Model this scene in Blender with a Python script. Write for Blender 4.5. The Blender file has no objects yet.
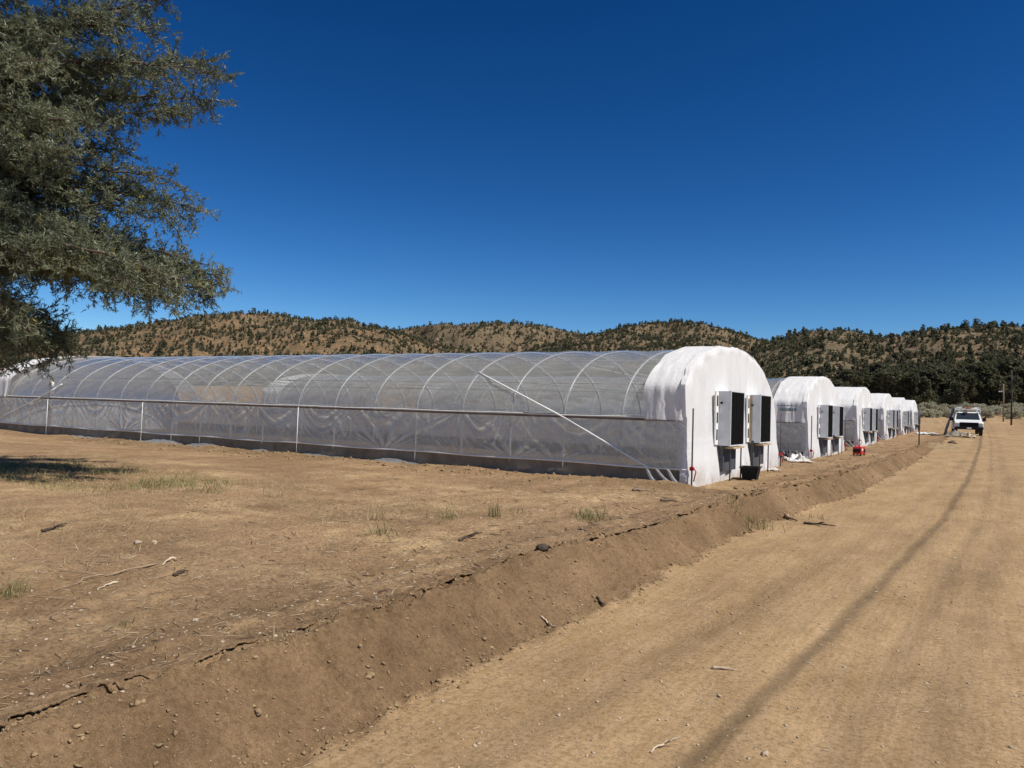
import bpy, math, random
import numpy as np
from mathutils import Vector, Matrix, Quaternion

rng = np.random.default_rng(7)
random.seed(7)
SC = bpy.context.scene
COL = SC.collection
PI = math.pi

# ------------------------------------------------------------------ camera frame
F, CX, CY, EYE = 772.0, 512.0, 384.0, 1.636
_v1 = np.array([975 - CX, -(422 - CY), -F]); _v1 /= np.linalg.norm(_v1)
_v2 = np.array([-775 - CX, -(369 - CY), -F]); _v2 /= np.linalg.norm(_v2)
_X = -_v2
_Y = _v1 - (_v1 @ _X) * _X; _Y /= np.linalg.norm(_Y)
_Z = np.cross(_X, _Y)
RW = np.stack([_X, _Y, _Z])
CAM = np.array([0, 0, EYE])

def ray(x, y):
    d = RW @ np.array([x - CX, -(y - CY), -F])
    return d / np.linalg.norm(d)

def at_y(x, y, Y):
    d = ray(x, y); return CAM + d * (Y / d[1])

def at_depth(x, y, dep):
    return CAM + RW @ (np.array([x - CX, -(y - CY), -F]) / F * dep)

# ------------------------------------------------------------------ numpy noise
def _h(ix, iy, seed):
    n = (ix.astype(np.int64) * 374761393 + iy.astype(np.int64) * 668265263 + seed * 2147483647) & 0xFFFFFFFF
    n = ((n ^ (n >> 13)) * 1274126177) & 0xFFFFFFFF
    n = n ^ (n >> 16)
    return (n & 0xFFFF) / 65535.0

def vn(x, y, seed=0):
    x = np.asarray(x, float); y = np.asarray(y, float)
    x, y = np.broadcast_arrays(x, y)
    ix = np.floor(x); iy = np.floor(y)
    fx = x - ix; fy = y - iy
    fx = fx * fx * fx * (fx * (fx * 6 - 15) + 10); fy = fy * fy * fy * (fy * (fy * 6 - 15) + 10)
    a = _h(ix, iy, seed); b = _h(ix + 1, iy, seed); c = _h(ix, iy + 1, seed); d = _h(ix + 1, iy + 1, seed)
    return (a + (b - a) * fx) * (1 - fy) + (c + (d - c) * fx) * fy

def fbm(x, y, seed=0, o=4, g=.5):
    s = 0; a = 1; t = 0
    for i in range(o):
        s = s + a * (vn(x * 2 ** i + 17.3 * i, y * 2 ** i - 9.1 * i, seed + i) * 2 - 1); t += a; a *= g
    return s / t

def sstep(a, b, x):
    t = np.clip((np.asarray(x, float) - a) / (b - a), 0, 1)
    return t * t * (3 - 2 * t)

# ------------------------------------------------------------------ terrain
ROADY = [-40, 0, 20, 40, 72, 91, 120, 150, 200, 300, 2500]
ROADZ = [-.3, -.3, -.3, -.12, .42, .75, 1.7, 3.0, 6.5, 14, 24]
FLDZ = [0, 0, -.03, .02, .22, .36, 1.4, 2.9, 6.5, 14, 24]
CRY = [-40, 0, 6, 9, 11, 14, 17, 21, 36, 71, 110, 3000]
CRX = [-3.75, -3.75, -3.82, -3.75, -3.62, -3.6, -3.42, -3.0, -2.7, -2.35, -2.2, -2.2]
TOX = [-3.17, -3.17, -3.2, -3.2, -3.2, -3.2, -3.0, -2.55, -2.2, -1.7, -1.4, -1.4]

def crest_x(Y): return np.interp(Y, CRY, CRX) + .09 * (vn(Y * .9, 3.3, 5) - .5) + .05 * (vn(Y * 4, 8.3, 6) - .5)
def toe_x(Y): return np.interp(Y, CRY, TOX) + .16 * (vn(Y * 1.1, 1.3, 7) - .5) + .08 * (vn(Y * 5, 1.3, 8) - .5)
TRK = [(4.4, 7, 11.7, 17.2, 28.5, 57, 72), (-1.32, -1.14, -.85, -.53, -.19, .31, .45)]
def track_x(Y): return np.interp(Y, TRK[0], TRK[1], left=None) + np.where(Y < 4.4, (Y - 4.4) * .07, 0)
GHX = -5.53

def zg(X, Y, detail=True, furrow=True):
    X = np.asarray(X, float); Y = np.asarray(Y, float)
    X, Y = np.broadcast_arrays(X, Y)
    rz = np.interp(Y, ROADY, ROADZ); fz = np.interp(Y, ROADY, FLDZ)
    xc = crest_x(Y); xt = toe_x(Y)
    t = np.clip((X - xc) / (xt - xc), 0, 1)
    t2 = .75 * t + .25 * t * t * (3 - 2 * t)
    z = (fz + .07) * (1 - t2) + rz * t2
    z = z - .07 * sstep(0, 1.6, xc - X)
    lump = np.interp(Y, [0, 6, 9, 14, 24, 60, 90], [.05, .05, .08, .1, .12, .10, 0])
    ln = .45 + 1.1 * vn(Y * .55, 5.1, 21) * vn(Y * 1.7, 2.2, 22) * 1.4
    z = z + lump * ln * np.exp(-((X - xc - .05) / np.where(X < xc, .32, .2)) ** 2)
    # lips of freshly turned earth in front of the greenhouses and along the long wall
    ins = sstep(GHX - 34, GHX - 30, X) * (1 - sstep(GHX - .2, GHX + .6, X))
    z = z + .09 * np.exp(-((Y - 16.55) / .45) ** 2) * ins * (.4 + 1.2 * vn(X * .9, 4, 31))
    # valley beyond and gentle swells
    far = sstep(40, 160, np.hypot(X, Y))
    z = z + fbm(X * .05, Y * .05, 41, 3) * .9 * far
    if detail:
        onroad = sstep(0, .15, X - xt)
        onbank = sstep(-.05, .05, X - xc) * (1 - onroad)
        near = 1 - sstep(25, 70, Y)
        z = z + (1 - onroad) * near * (.035 * fbm(X * .45, Y * .45, 51, 3) + .022 * fbm(X * 2.3, Y * 2.3, 54, 3))
        z = z + near * (1 - .55 * onroad) * .020 * (1 - .6 * onroad) * fbm(X * 8, Y * 8, 57, 3)
        z = z + near * onroad * .012 * fbm(X * 1.6, Y * .35, 60, 3)
        z = z + onbank * near * (.045 * fbm(Y * 2.6 + X * .6, X * .9, 63, 4) + .05 * fbm(X * 5, Y * 5, 66, 4))
        z = z + onbank * near * .035 * (np.abs(fbm(Y * 4.5 + X * 1.5, X * .8, 190, 3)) * -1.2 + .3)
        z = z + (1 - onroad) * (1 - onbank) * near * .035 * (np.exp(-((X - xc + .75) / .16) ** 2) - np.exp(-((X - xc + 1.15) / .2) ** 2)) * (.3 + vn(Y * .5, 1, 191))
        # broken lip above the bank
        crack = sstep(.33, .55, vn(Y * 1.3, 9.9, 70) * .6 + vn(Y * 6, 7.7, 71) * .5)
        cx = xc - .09 + .05 * (vn(Y * 8, 3.3, 72) - .5)
        cw = .026 + .0008 * np.clip(Y, 0, 30); crack = crack * float(furrow)
        z = z - near * .045 * crack * np.exp(-((X - cx - .01) / cw) ** 4)
        lb = np.exp(-((X - xc + .02 - .1 * fbm(Y * 1.5, 3, 75, 2)) / (.07 + .004 * np.clip(Y, 0, 20))) ** 2) * sstep(.3, .5, vn(Y * 1.1, 6.1, 76))
        z = z + near * lb * (.055 * sstep(.46, .54, vn(X * 8 + 3, Y * 6, 77)) + .03 * sstep(.47, .53, vn(X * 17, Y * 14, 78)) - .02)
        z = z + near * (1 - onroad) * .016 * sstep(.62, .70, vn(X * 11, Y * 9, 79)) * vn(X * 1.2, Y * 1.2, 80)
        # crumbs at the toe
        z = z + near * .02 * np.exp(-((X - xt - .03) / .06) ** 2) * vn(Y * 14, X * 14, 73)
        # wheel ruts
        tx = track_x(Y)
        z = z + onroad * (Y < 12) * .009 * np.exp(-((X - tx + 1.0 - .012 * Y) / .17) ** 6) * np.sin((Y + 1.3 * np.abs(X - tx + 1.0 - .012 * Y)) * 2 * PI / .10) * sstep(.3, .6, vn(X * .5, Y * .5, 93))
        z = z - onroad * near * (.016 * np.exp(-((X - tx) / .11) ** 2)
              + .018 * np.exp(-((X - tx + 1.0 - .012 * Y) / .16) ** 2)
              + .016 * np.exp(-((X - tx - .62) / .14) ** 2))
    return z

def on_ground(x, y):
    d = ray(x, y); s = 1.0
    prev = CAM.copy()
    while s < 700:
        p = CAM + d * s
        if p[2] <= float(zg(p[0], p[1])): return np.array([p[0], p[1], float(zg(p[0], p[1]))])
        s += .03 + s * .002
    return p

# ------------------------------------------------------------------ object helpers
def raw_mesh(name, V, Fq, mat, smooth=False, attrs=None):
    """V (n,3); Fq (m,k) array of same sized faces, or list of lists"""
    me = bpy.data.meshes.new(name)
    V = np.asarray(V, np.float32)
    if isinstance(Fq, np.ndarray):
        m, k = Fq.shape
        me.vertices.add(len(V)); me.vertices.foreach_set('co', V.ravel())
        me.loops.add(m * k); me.loops.foreach_set('vertex_index', Fq.astype(np.int32).ravel())
        me.polygons.add(m); me.polygons.foreach_set('loop_start', np.arange(0, m * k, k, dtype=np.int32))
        me.polygons.foreach_set('loop_total', np.full(m, k, np.int32))
        me.update(calc_edges=True)
    else:
        me.from_pydata(V.tolist(), [], Fq); me.update()
    if smooth: me.polygons.foreach_set('use_smooth', np.ones(len(me.polygons), bool))
    for an, arr in (attrs or {}).items():
        a = me.attributes.new(an, 'FLOAT', 'POINT'); a.data.foreach_set('value', np.asarray(arr, np.float32))
    if mat: me.materials.append(mat)
    return me

def link(name, me, parent=None, loc=(0, 0, 0), rz=0):
    o = bpy.data.objects.new(name, me); COL.objects.link(o)
    o.location = loc; o.rotation_euler = (0, 0, rz)
    if parent: o.parent = parent
    return o

def obj(name, V, Fq, mat, parent=None, smooth=False, attrs=None, loc=(0, 0, 0), rz=0):
    return link(name, raw_mesh(name, V, Fq, mat, smooth, attrs), parent, loc, rz)

def tag(o, label=None, cat=None, group=None, kind=None):
    if label: o['label'] = label
    if cat: o['category'] = cat
    if group: o['group'] = group
    if kind: o['kind'] = kind
    return o

def empty(name, loc, label, cat, group=None, rz=0):
    o = link(name, None, None, loc, rz); o.empty_display_size = .2
    return tag(o, label, cat, group)

def copy_tree(o, parent=None):
    kids = [c for c in ALL_KIDS.get(o.name, [])] or list(o.children)
    c = o.copy(); COL.objects.link(c)
    if parent: c.parent = parent
    for k in kids: copy_tree(k, c)
    return c
ALL_KIDS = {}

def grid_faces(nu, nv):
    i = np.arange(nu - 1)[:, None] * nv + np.arange(nv - 1)[None, :]
    return np.stack([i, i + nv, i + nv + 1, i + 1], -1).reshape(-1, 4)

class MB:
    def __init__(s): s.v = []; s.f = []
    def add(s, vs, fs):
        b = len(s.v); s.v += [tuple(map(float, p)) for p in vs]; s.f += [[i + b for i in q] for q in fs]; return s
    def box(s, lo, hi, bev=0.0, M=None):
        x0, y0, z0 = lo; x1, y1, z1 = hi
        if bev <= 0:
            vs = [(x0, y0, z0), (x1, y0, z0), (x1, y1, z0), (x0, y1, z0), (x0, y0, z1), (x1, y0, z1), (x1, y1, z1), (x0, y1, z1)]
            fs = [[0, 3, 2, 1], [4, 5, 6, 7], [0, 1, 5, 4], [1, 2, 6, 5], [2, 3, 7, 6], [3, 0, 4, 7]]
        else:
            import bmesh
            bm = bmesh.new(); bmesh.ops.create_cube(bm, size=1)
            for v in bm.verts: v.co = Vector(((x0 + x1) / 2 + v.co.x * (x1 - x0), (y0 + y1) / 2 + v.co.y * (y1 - y0), (z0 + z1) / 2 + v.co.z * (z1 - z0)))
            bmesh.ops.bevel(bm, geom=bm.edges[:], offset=bev, segments=2, affect='EDGES', profile=.6)
            bm.verts.ensure_lookup_table(); bm.verts.index_update()
            vs = [tuple(v.co) for v in bm.verts]; fs = [[v.index for v in f.verts] for f in bm.faces]; bm.free()
        if M is not None: vs = [tuple(M @ Vector(p)) for p in vs]
        return s.add(vs, fs)
    def tube(s, pts, r, n=8, caps=True):
        pts = [Vector(p) for p in pts]; rs = r if hasattr(r, '__len__') else [r] * len(pts)
        b = len(s.v); up = None
        for i, p in enumerate(pts):
            t = (pts[min(i + 1, len(pts) - 1)] - pts[max(i - 1, 0)]).normalized()
            if up is None: up = t.orthogonal().normalized()
            up = (up - t * up.dot(t)).normalized(); w = t.cross(up)
            for k in range(n):
                a = 2 * PI * k / n; q = p + (up * math.cos(a) + w * math.sin(a)) * rs[i]; s.v.append(tuple(q))
        for i in range(len(pts) - 1):
            for k in range(n):
                s.f.append([b + i * n + k, b + i * n + (k + 1) % n, b + (i + 1) * n + (k + 1) % n, b + (i + 1) * n + k])
        if caps:
            s.f.append([b + k for k in range(n)][::-1]); e = b + (len(pts) - 1) * n; s.f.append([e + k for k in range(n)])
        return s
    def prism(s, prof, axis, a0, a1):
        """prof: 2-D outline in the plane across axis (0 x, 1 y)"""
        n = len(prof)
        mk = (lambda a, p: (a, p[0], p[1])) if axis == 0 else (lambda a, p: (p[0], a, p[1]))
        vs = [mk(a0, p) for p in prof] + [mk(a1, p) for p in prof]
        fs = [list(range(n))[::-1], list(range(n, 2 * n))] + [[i, (i + 1) % n, n + (i + 1) % n, n + i] for i in range(n)]
        return s.add(vs, fs)
    def build(s, name, mat, parent=None, smooth=False, loc=(0, 0, 0), rz=0):
        o = obj(name, np.array(s.v), s.f, mat, parent, smooth, None, loc, rz); fixn(o.data); return o

def fixn(me):
    import bmesh
    bm = bmesh.new(); bm.from_mesh(me); bmesh.ops.recalc_face_normals(bm, faces=bm.faces[:]); bm.to_mesh(me); bm.free(); me.update()

# ------------------------------------------------------------------ materials
class NT:
    def __init__(s, name):
        s.m = bpy.data.materials.new(name); s.m.use_nodes = True; s.t = s.m.node_tree; s.t.nodes.clear()
        s.out = s.n('ShaderNodeOutputMaterial')
    def n(s, ty, **kw):
        x = s.t.nodes.new(ty)
        for k, v in kw.items(): setattr(x, k, v)
        return x
    def l(s, a, b): s.t.links.new(a, b)
    def val(s, sock, v):
        if isinstance(v, bpy.types.NodeSocket): s.l(v, sock)
        else:
            if hasattr(sock.default_value, '__len__') and len(sock.default_value) == 4 and len(v) == 3: v = (*v, 1)
            sock.default_value = v
    def coord(s, scale=(1, 1, 1), kind='Object', rot=(0, 0, 0)):
        c = s.n('ShaderNodeTexCoord'); m = s.n('ShaderNodeMapping'); m.inputs['Scale'].default_value = scale; m.inputs['Rotation'].default_value = rot
        s.l(c.outputs[kind], m.inputs[0]); return m.outputs[0]
    def noise(s, scale, detail=3, rough=.55, vec=None, dist=0):
        x = s.n('ShaderNodeTexNoise'); x.inputs['Scale'].default_value = scale; x.inputs['Detail'].default_value = detail
        x.inputs['Roughness'].default_value = rough; x.inputs['Distortion'].default_value = dist
        if vec is not None: s.l(vec, x.inputs['Vector'])
        return x.outputs['Fac']
    def ramp(s, fac, stops):
        r = s.n('ShaderNodeValToRGB'); s.l(fac, r.inputs[0]); e = r.color_ramp.elements
        while len(e) < len(stops): e.new(.5)
        for k, (p, c) in enumerate(stops): e[k].position = p; e[k].color = (*c, 1) if len(c) == 3 else c
        return r.outputs[0]
    def rng(s, fac, a, b, c=0., d=1.):
        m = s.n('ShaderNodeMapRange'); s.l(fac, m.inputs[0])
        for i, v in enumerate((a, b, c, d)): m.inputs[i + 1].default_value = v
        return m.outputs[0]
    def mix(s, fac, a, b, mode='MIX'):
        m = s.n('ShaderNodeMix', data_type='RGBA', blend_type=mode)
        s.val(m.inputs[0], fac); s.val(m.inputs[6], a); s.val(m.inputs[7], b); return m.outputs[2]
    def math(s, op, a, b=0.):
        m = s.n('ShaderNodeMath', operation=op); s.val(m.inputs[0], a); s.val(m.inputs[1], b); return m.outputs[0]
    def attr(s, name): x = s.n('ShaderNodeAttribute'); x.attribute_name = name; return x.outputs['Fac']
    def bump(s, h, strength=.3, dist=.02, prev=None):
        b = s.n('ShaderNodeBump'); s.l(h, b.inputs['Height']); b.inputs['Strength'].default_value = strength; b.inputs['Distance'].default_value = dist
        if prev is not None: s.l(prev, b.inputs['Normal'])
        return b.outputs[0]
    def pbr(s, color, rough=.8, metal=0., normal=None, spec=.3):
        p = s.n('ShaderNodeBsdfPrincipled'); s.val(p.inputs['Base Color'], color); s.val(p.inputs['Roughness'], rough); p.inputs['Metallic'].default_value = metal
        p.inputs['Specular IOR Level'].default_value = spec
        if normal is not None: s.l(normal, p.inputs['Normal'])
        s.l(p.outputs[0], s.out.inputs[0]); return p

def simple(name, c, rough=.6, metal=0., var=.18, scale=6., bump=.0, spec=.3):
    t = NT(name); co = t.coord()
    f = t.noise(scale, 5, .6, co)
    a = tuple(max(0, x * (1 - var)) for x in c); b = tuple(min(1, x * (1 + var)) for x in c)
    col = t.ramp(f, [(.3, a), (.7, b)])
    nrm = t.bump(t.noise(scale * 6, 4, .6, co), bump, .01) if bump else None
    t.pbr(col, rough, metal, nrm, spec); return t.m

def soil_mat():
    t = NT('dry_soil'); co = t.coord()
    big = t.noise(.35, 4, .55, co); med = t.noise(2.2, 5, .6, co); fine = t.noise(28, 4, .65, co); grit = t.noise(130, 3, .7, co)
    dry = t.mix(t.rng(med, .3, .7), (.266, .168, .087), (.360, .234, .127))
    dry = t.mix(t.rng(big, .35, .7), dry, (.372, .248, .142))
    straw = t.mix(t.rng(med, .35, .65), dry, (.54, .39, .21))
    dry = t.mix(t.math('MULTIPLY', t.attr('straw'), .7), dry, straw)
    damp_dark = t.mix(t.rng(med, .3, .7), (.152, .094, .049), (.232, .148, .080))
    col = t.mix(t.attr('damp_dark'), dry, damp_dark)
    # fine streaks dragged along the road
    dry2 = t.mix(t.rng(med, .3, .7), (.350, .235, .128), (.420, .288, .162))
    col = t.mix(t.attr('road'), col, dry2)
    st = t.noise(9, 4, .65, t.coord((2.4, .10, 1)))
    rd = t.attr('road')
    col = t.mix(t.math('MULTIPLY', rd, t.rng(st, .40, .62, 0, .6)), col, (.310, .202, .092))
    col = t.mix(t.attr('rut_dark'), col, (.150, .104, .060))
    col = t.mix(t.rng(fine, .34, .54, .45, 0), col, (.185, .125, .062))
    col = t.mix(t.rng(grit, .63, .72, 0, .55), col, (.62, .48, .31))
    col = t.mix(t.rng(grit, .30, .40, .7, 0), col, (.13, .085, .042))
    mid = t.noise(6.5, 4, .6, co)
    rk = t.rng(rd, 0, 1, 1, .5)
    col = t.mix(rk, col, t.ramp(fine, [(.33, (.78, .76, .74)), (.5, (1, 1, 1)), (.67, (1.14, 1.14, 1.14))]), 'MULTIPLY')
    col = t.mix(1.0, col, t.ramp(grit, [(.34, (.70, .68, .66)), (.44, (1, 1, 1)), (.58, (1, 1, 1)), (.70, (1.14, 1.14, 1.14))]), 'MULTIPLY')
    col = t.mix(rk, col, t.ramp(mid, [(.32, (.88, .87, .86)), (.52, (1, 1, 1)), (.70, (1.07, 1.07, 1.07))]), 'MULTIPLY')
    pat = t.noise(.9, 4, .6, t.coord((1.6, .55, 1)))
    col = t.mix(1.0, col, t.ramp(pat, [(.34, (.84, .83, .82)), (.5, (1, 1, 1)), (.66, (1.13, 1.13, 1.14))]), 'MULTIPLY')
    vor = t.n('ShaderNodeTexVoronoi'); vor.inputs['Scale'].default_value = 34; t.l(co, vor.inputs['Vector'])
    n1 = t.bump(t.noise(13, 6, .7, co), .8, .05); n1.node.inputs['Strength'].default_value = .8; t.l(t.rng(rd, 0, 1, .8, .14), n1.node.inputs['Strength'])
    n2 = t.bump(grit, .6, .010, n1)
    n3 = t.bump(vor.outputs['Distance'], .25, .012, n2)
    t.pbr(col, .95, 0, n3, .12); return t.m

def hill_mat():
    t = NT('hill_soil'); co = t.coord()
    a = t.noise(.012, 4, .55, co); b = t.noise(.09, 5, .62, co); c = t.noise(.6, 4, .6, co)
    tan = t.mix(t.rng(b, .35, .65), (.135, .095, .060), (.245, .172, .108))
    org = t.mix(t.rng(b, .35, .65), (.190, .104, .052), (.300, .168, .084))
    col = t.mix(t.math('MULTIPLY', t.attr('ochre'), t.rng(a, .3, .6)), tan, org)
    col = t.mix(t.rng(c, .40, .56, 0, .8), col, (.095, .082, .048))
    t.pbr(col, .95, 0, t.bump(c, .6, 1.2), .1); return t.m

def leaf_mat(name, c1, c2, attr='tint', c3=None, trans=.25, gl=.04):
    t = NT(name)
    col = t.mix(t.attr(attr), c1, c2)
    if c3: col = t.mix(t.rng(t.attr(attr), .93, .99), col, c3)
    d = t.n('ShaderNodeBsdfDiffuse'); t.l(col, d.inputs[0]); tr = t.n('ShaderNodeBsdfTranslucent'); t.l(col, tr.inputs[0])
    g = t.n('ShaderNodeBsdfGlossy'); g.inputs['Roughness'].default_value = .45; g.inputs[0].default_value = (.5, .5, .5, 1)
    m = t.n('ShaderNodeMixShader'); m.inputs[0].default_value = trans; t.l(d.outputs[0], m.inputs[1]); t.l(tr.outputs[0], m.inputs[2])
    m2 = t.n('ShaderNodeMixShader'); m2.inputs[0].default_value = gl; t.l(m.outputs[0], m2.inputs[1]); t.l(g.outputs[0], m2.inputs[2])
    t.l(m2.outputs[0], t.out.inputs[0]); return t.m

def film_mat(name, col, lo, hi, trans=.5, gloss=.16, rough=.22, wscale=(1, 1, 1), bumps=.35, tint=(.93, .94, .95)):
    """thin polythene: some light straight through, some scattered, more solid at a slant"""
    t = NT(name); co = t.coord(wscale)
    lw = t.n('ShaderNodeLayerWeight'); lw.inputs[0].default_value = .5
    w = t.noise(3.2, 5, .6, co, .6); w2 = t.noise(14, 3, .6, co)
    nb = t.bump(w, bumps, .05); nb = t.bump(w2, bumps * .5, .012, nb)
    dirt = t.noise(.9, 4, .6, t.coord())
    fac = t.math('ADD', t.rng(lw.outputs['Facing'], .0, 1., lo, hi), t.rng(dirt, .3, .7, -.06, .06))
    crease = t.rng(w, .56, .66, 0, .16)
    fac = t.math('MINIMUM', t.math('ADD', t.math('ADD', fac, crease), t.math('MULTIPLY', t.attr('fold'), .42)), .97)
    c = t.mix(t.rng(dirt, .3, .75), col, tuple(x * .9 for x in col))
    d = t.n('ShaderNodeBsdfDiffuse'); t.l(c, d.inputs[0]); t.l(nb, d.inputs['Normal'])
    tr = t.n('ShaderNodeBsdfTranslucent'); t.l(c, tr.inputs[0]); t.l(nb, tr.inputs['Normal'])
    m = t.n('ShaderNodeMixShader'); m.inputs[0].default_value = trans; t.l(d.outputs[0], m.inputs[1]); t.l(tr.outputs[0], m.inputs[2])
    g = t.n('ShaderNodeBsdfGlossy'); g.inputs['Roughness'].default_value = rough; t.l(nb, g.inputs['Normal']); g.inputs[0].default_value = (.9, .9, .9, 1)
    fr = t.n('ShaderNodeFresnel'); fr.inputs[0].default_value = 1.5; t.l(nb, fr.inputs['Normal'])
    m2 = t.n('ShaderNodeMixShader'); t.l(t.math('MINIMUM', t.math('ADD', fr.outputs[0], gloss - .04), .8), m2.inputs[0]); t.l(m.outputs[0], m2.inputs[1]); t.l(g.outputs[0], m2.inputs[2])
    tp = t.n('ShaderNodeBsdfTransparent'); tp.inputs[0].default_value = (*tint, 1)
    mm = t.n('ShaderNodeMixShader'); t.l(fac, mm.inputs[0]); t.l(tp.outputs[0], mm.inputs[1]); t.l(m2.outputs[0], mm.inputs[2])
    t.l(mm.outputs[0], t.out.inputs[0]); return t.m

def sheet_mat():
    t = NT('white_sheeting'); co = t.coord((1, 1, .35)); c3 = t.coord()
    w = t.noise(3.0, 5, .62, co, .8); w2 = t.noise(16, 4, .6, c3)
    nb = t.bump(w, .35, .035); nb = t.bump(w2, .35, .010, nb)
    cn = t.noise(5.5, 2, .5, t.coord((1, 1, .55)), 1.2); cr = t.rng(t.math('ABSOLUTE', t.math('SUBTRACT', cn, .5)), 0, .035, 1, 0)
    cn2 = t.noise(11, 2, .5, t.coord((1, 1.3, .8), 'Object', (0.5, 0.3, 0)), .8); cr2 = t.rng(t.math('ABSOLUTE', t.math('SUBTRACT', cn2, .5)), 0, .05, 1, 0)
    nb = t.bump(cr, .28, .014, nb); nb = t.bump(cr2, .18, .009, nb)
    dz = t.noise(2.0, 5, .65, c3)
    sep = t.n('ShaderNodeSeparateXYZ'); t.l(c3, sep.inputs[0])
    mud = t.math('MULTIPLY', t.rng(sep.outputs[2], .0, .55, .75, 0), t.rng(dz, .4, .65))
    col = t.mix(t.rng(dz, .4, .75, 0, .6), (.92, .905, .88), (.86, .84, .81))
    col = t.mix(mud, col, (.50, .39, .27))
    d = t.n('ShaderNodeBsdfPrincipled'); t.l(col, d.inputs['Base Color']); d.inputs['Roughness'].default_value = .5; t.l(nb, d.inputs['Normal']); d.inputs['Specular IOR Level'].default_value = .3
    tr = t.n('ShaderNodeBsdfTranslucent'); t.l(col, tr.inputs[0]); t.l(nb, tr.inputs['Normal'])
    m = t.n('ShaderNodeMixShader'); m.inputs[0].default_value = .27; t.l(d.outputs[0], m.inputs[1]); t.l(tr.outputs[0], m.inputs[2])
    t.l(m.outputs[0], t.out.inputs[0]); return t.m

M = dict(
    soil=soil_mat(), hill=hill_mat(),
    film=film_mat('roof_polythene', (.86, .885, .83), .165, .57, .62, .19, .13, (.35, 1, 1), .2),
    curtain=film_mat('curtain_polythene', (.91, .92, .85), .50, .93, .72, .07, .3, (1, 1, .5), .5),
    panel=film_mat('side_polythene', (.80, .79, .77), .26, .75, .5, .08, .3, (1, 1, .5), .5),
    flap=film_mat('loose_polythene', (.93, .91, .87), .85, .99, .4, .05, .3, (1, 1, 1), .5),
    sheet=sheet_mat(),
    skirt=simple('grey_skirt_cloth', (.215, .185, .145), .75, 0, .25, 3, .3),
    galv=simple('galvanised_tube', (.58, .58, .57), .45, .25, .15, 5),
    dullsteel=simple('dull_steel', (.30, .30, .30), .5, .3, .15, 5),
    whitepipe=simple('white_pipe', (.86, .86, .84), .45, 0, .06, 6),
    wood=simple('weathered_wood', (.36, .25, .15), .8, 0, .3, 5, .4),
    rawwood=simple('raw_pine_plank', (.48, .34, .19), .75, 0, .2, 8, .3),
    rail=simple('brown_rail', (.22, .16, .12), .8, 0, .3, 4, .2),
    pad=None, boxmetal=simple('zinc_housing', (.68, .70, .71), .5, .1, .10, 2.5),
    dark=simple('dark_plastic', (.016, .016, .017), .6, 0, .3, 5, 0, .15),
    screen=simple('dark_screen', (.075, .075, .08), .8, 0, .3, 5, .3),
    red=simple('red_paint', (.55, .035, .025), .4, 0, .15, 8),
    bark=simple('bark', (.115, .085, .065), .9, 0, .45, 9, .9),
    bark2=simple('far_bark', (.10, .075, .055), .9, 0, .3, 2, .3),
    pole=simple('pole_wood', (.24, .17, .11), .85, 0, .2, 3, .3),
    pole2=simple('dark_pole_wood', (.06, .045, .035), .85, 0, .2, 3, .3),
    needles=leaf_mat('needles', (.080, .100, .056), (.285, .298, .182), 'tint', (.46, .40, .12), .36),
    farleaf=leaf_mat('far_foliage', (.082, .084, .048), (.165, .158, .095), 'tint', None, .32, 0),
    sage=leaf_mat('sage_foliage', (.36, .34, .235), (.56, .52, .38), 'tint', None, .35, 0),
    grass=leaf_mat('green_grass', (.13, .145, .05), (.36, .31, .13), 'tint', (.48, .38, .19), .35),
    straw=leaf_mat('dry_grass', (.30, .22, .11), (.55, .44, .25), 'tint', None, .3),
    stone=simple('pebble', (.42, .33, .23), .85, 0, .35, 14, .3),
    clod=simple('soil_clod', (.27, .19, .10), .95, 0, .3, 10, .5),
    stick=simple('dead_stick', (.30, .21, .13), .85, 0, .4, 9, .4),
    palestick=simple('bleached_stick', (.52, .42, .29), .85, 0, .2, 9, .4),
    darkstick=simple('dark_stick', (.07, .05, .035), .85, 0, .3, 9, .4),
    paint=simple('white_vehicle_paint', (.78, .78, .77), .25, 0, .04, 2, 0, .5),
    chrome=simple('chrome', (.6, .6, .6), .2, .9, .05, 4),
    tyre=simple('tyre_rubber', (.02, .02, .02), .8, 0, .3, 9),
    glass=simple('vehicle_glass', (.03, .04, .045), .08, 0, .1, 2, 0, .6),
    lamp=simple('lamp_lens', (.6, .6, .58), .15, 0, .1, 9, 0, .6),
    tarp=simple('navy_tarp', (.025, .028, .045), .6, 0, .25, 5, .3),
    orange=simple('orange_plastic', (.55, .16, .05), .5, 0, .1, 5),
    teal=simple('teal_print', (.26, .36, .36), .6, 0, .1, 9),
)

def pad_mat():
    t = NT('black_cooling_pad'); co = t.coord()
    wv = t.n('ShaderNodeTexWave', wave_type='BANDS', bands_direction='Z'); wv.inputs['Scale'].default_value = 60; wv.inputs['Distortion'].default_value = .6; t.l(co, wv.inputs[0])
    col = t.mix(wv.outputs['Fac'], (.004, .004, .004), (.014, .0135, .013))
    t.pbr(col, .8, 0, t.bump(wv.outputs['Fac'], .3, .006), .02); return t.m
M['pad'] = pad_mat()

# ------------------------------------------------------------------ ground, embankment, road: one sheet cut in three
def axis(knots):
    out = []
    for (a, b, d0, d1) in knots:
        x = a
        L = b - a
        while x < b - 1e-6:
            out.append(x); x += d0 + (d1 - d0) * (x - a) / L
    out.append(knots[-1][1]); return np.array(out)

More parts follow.
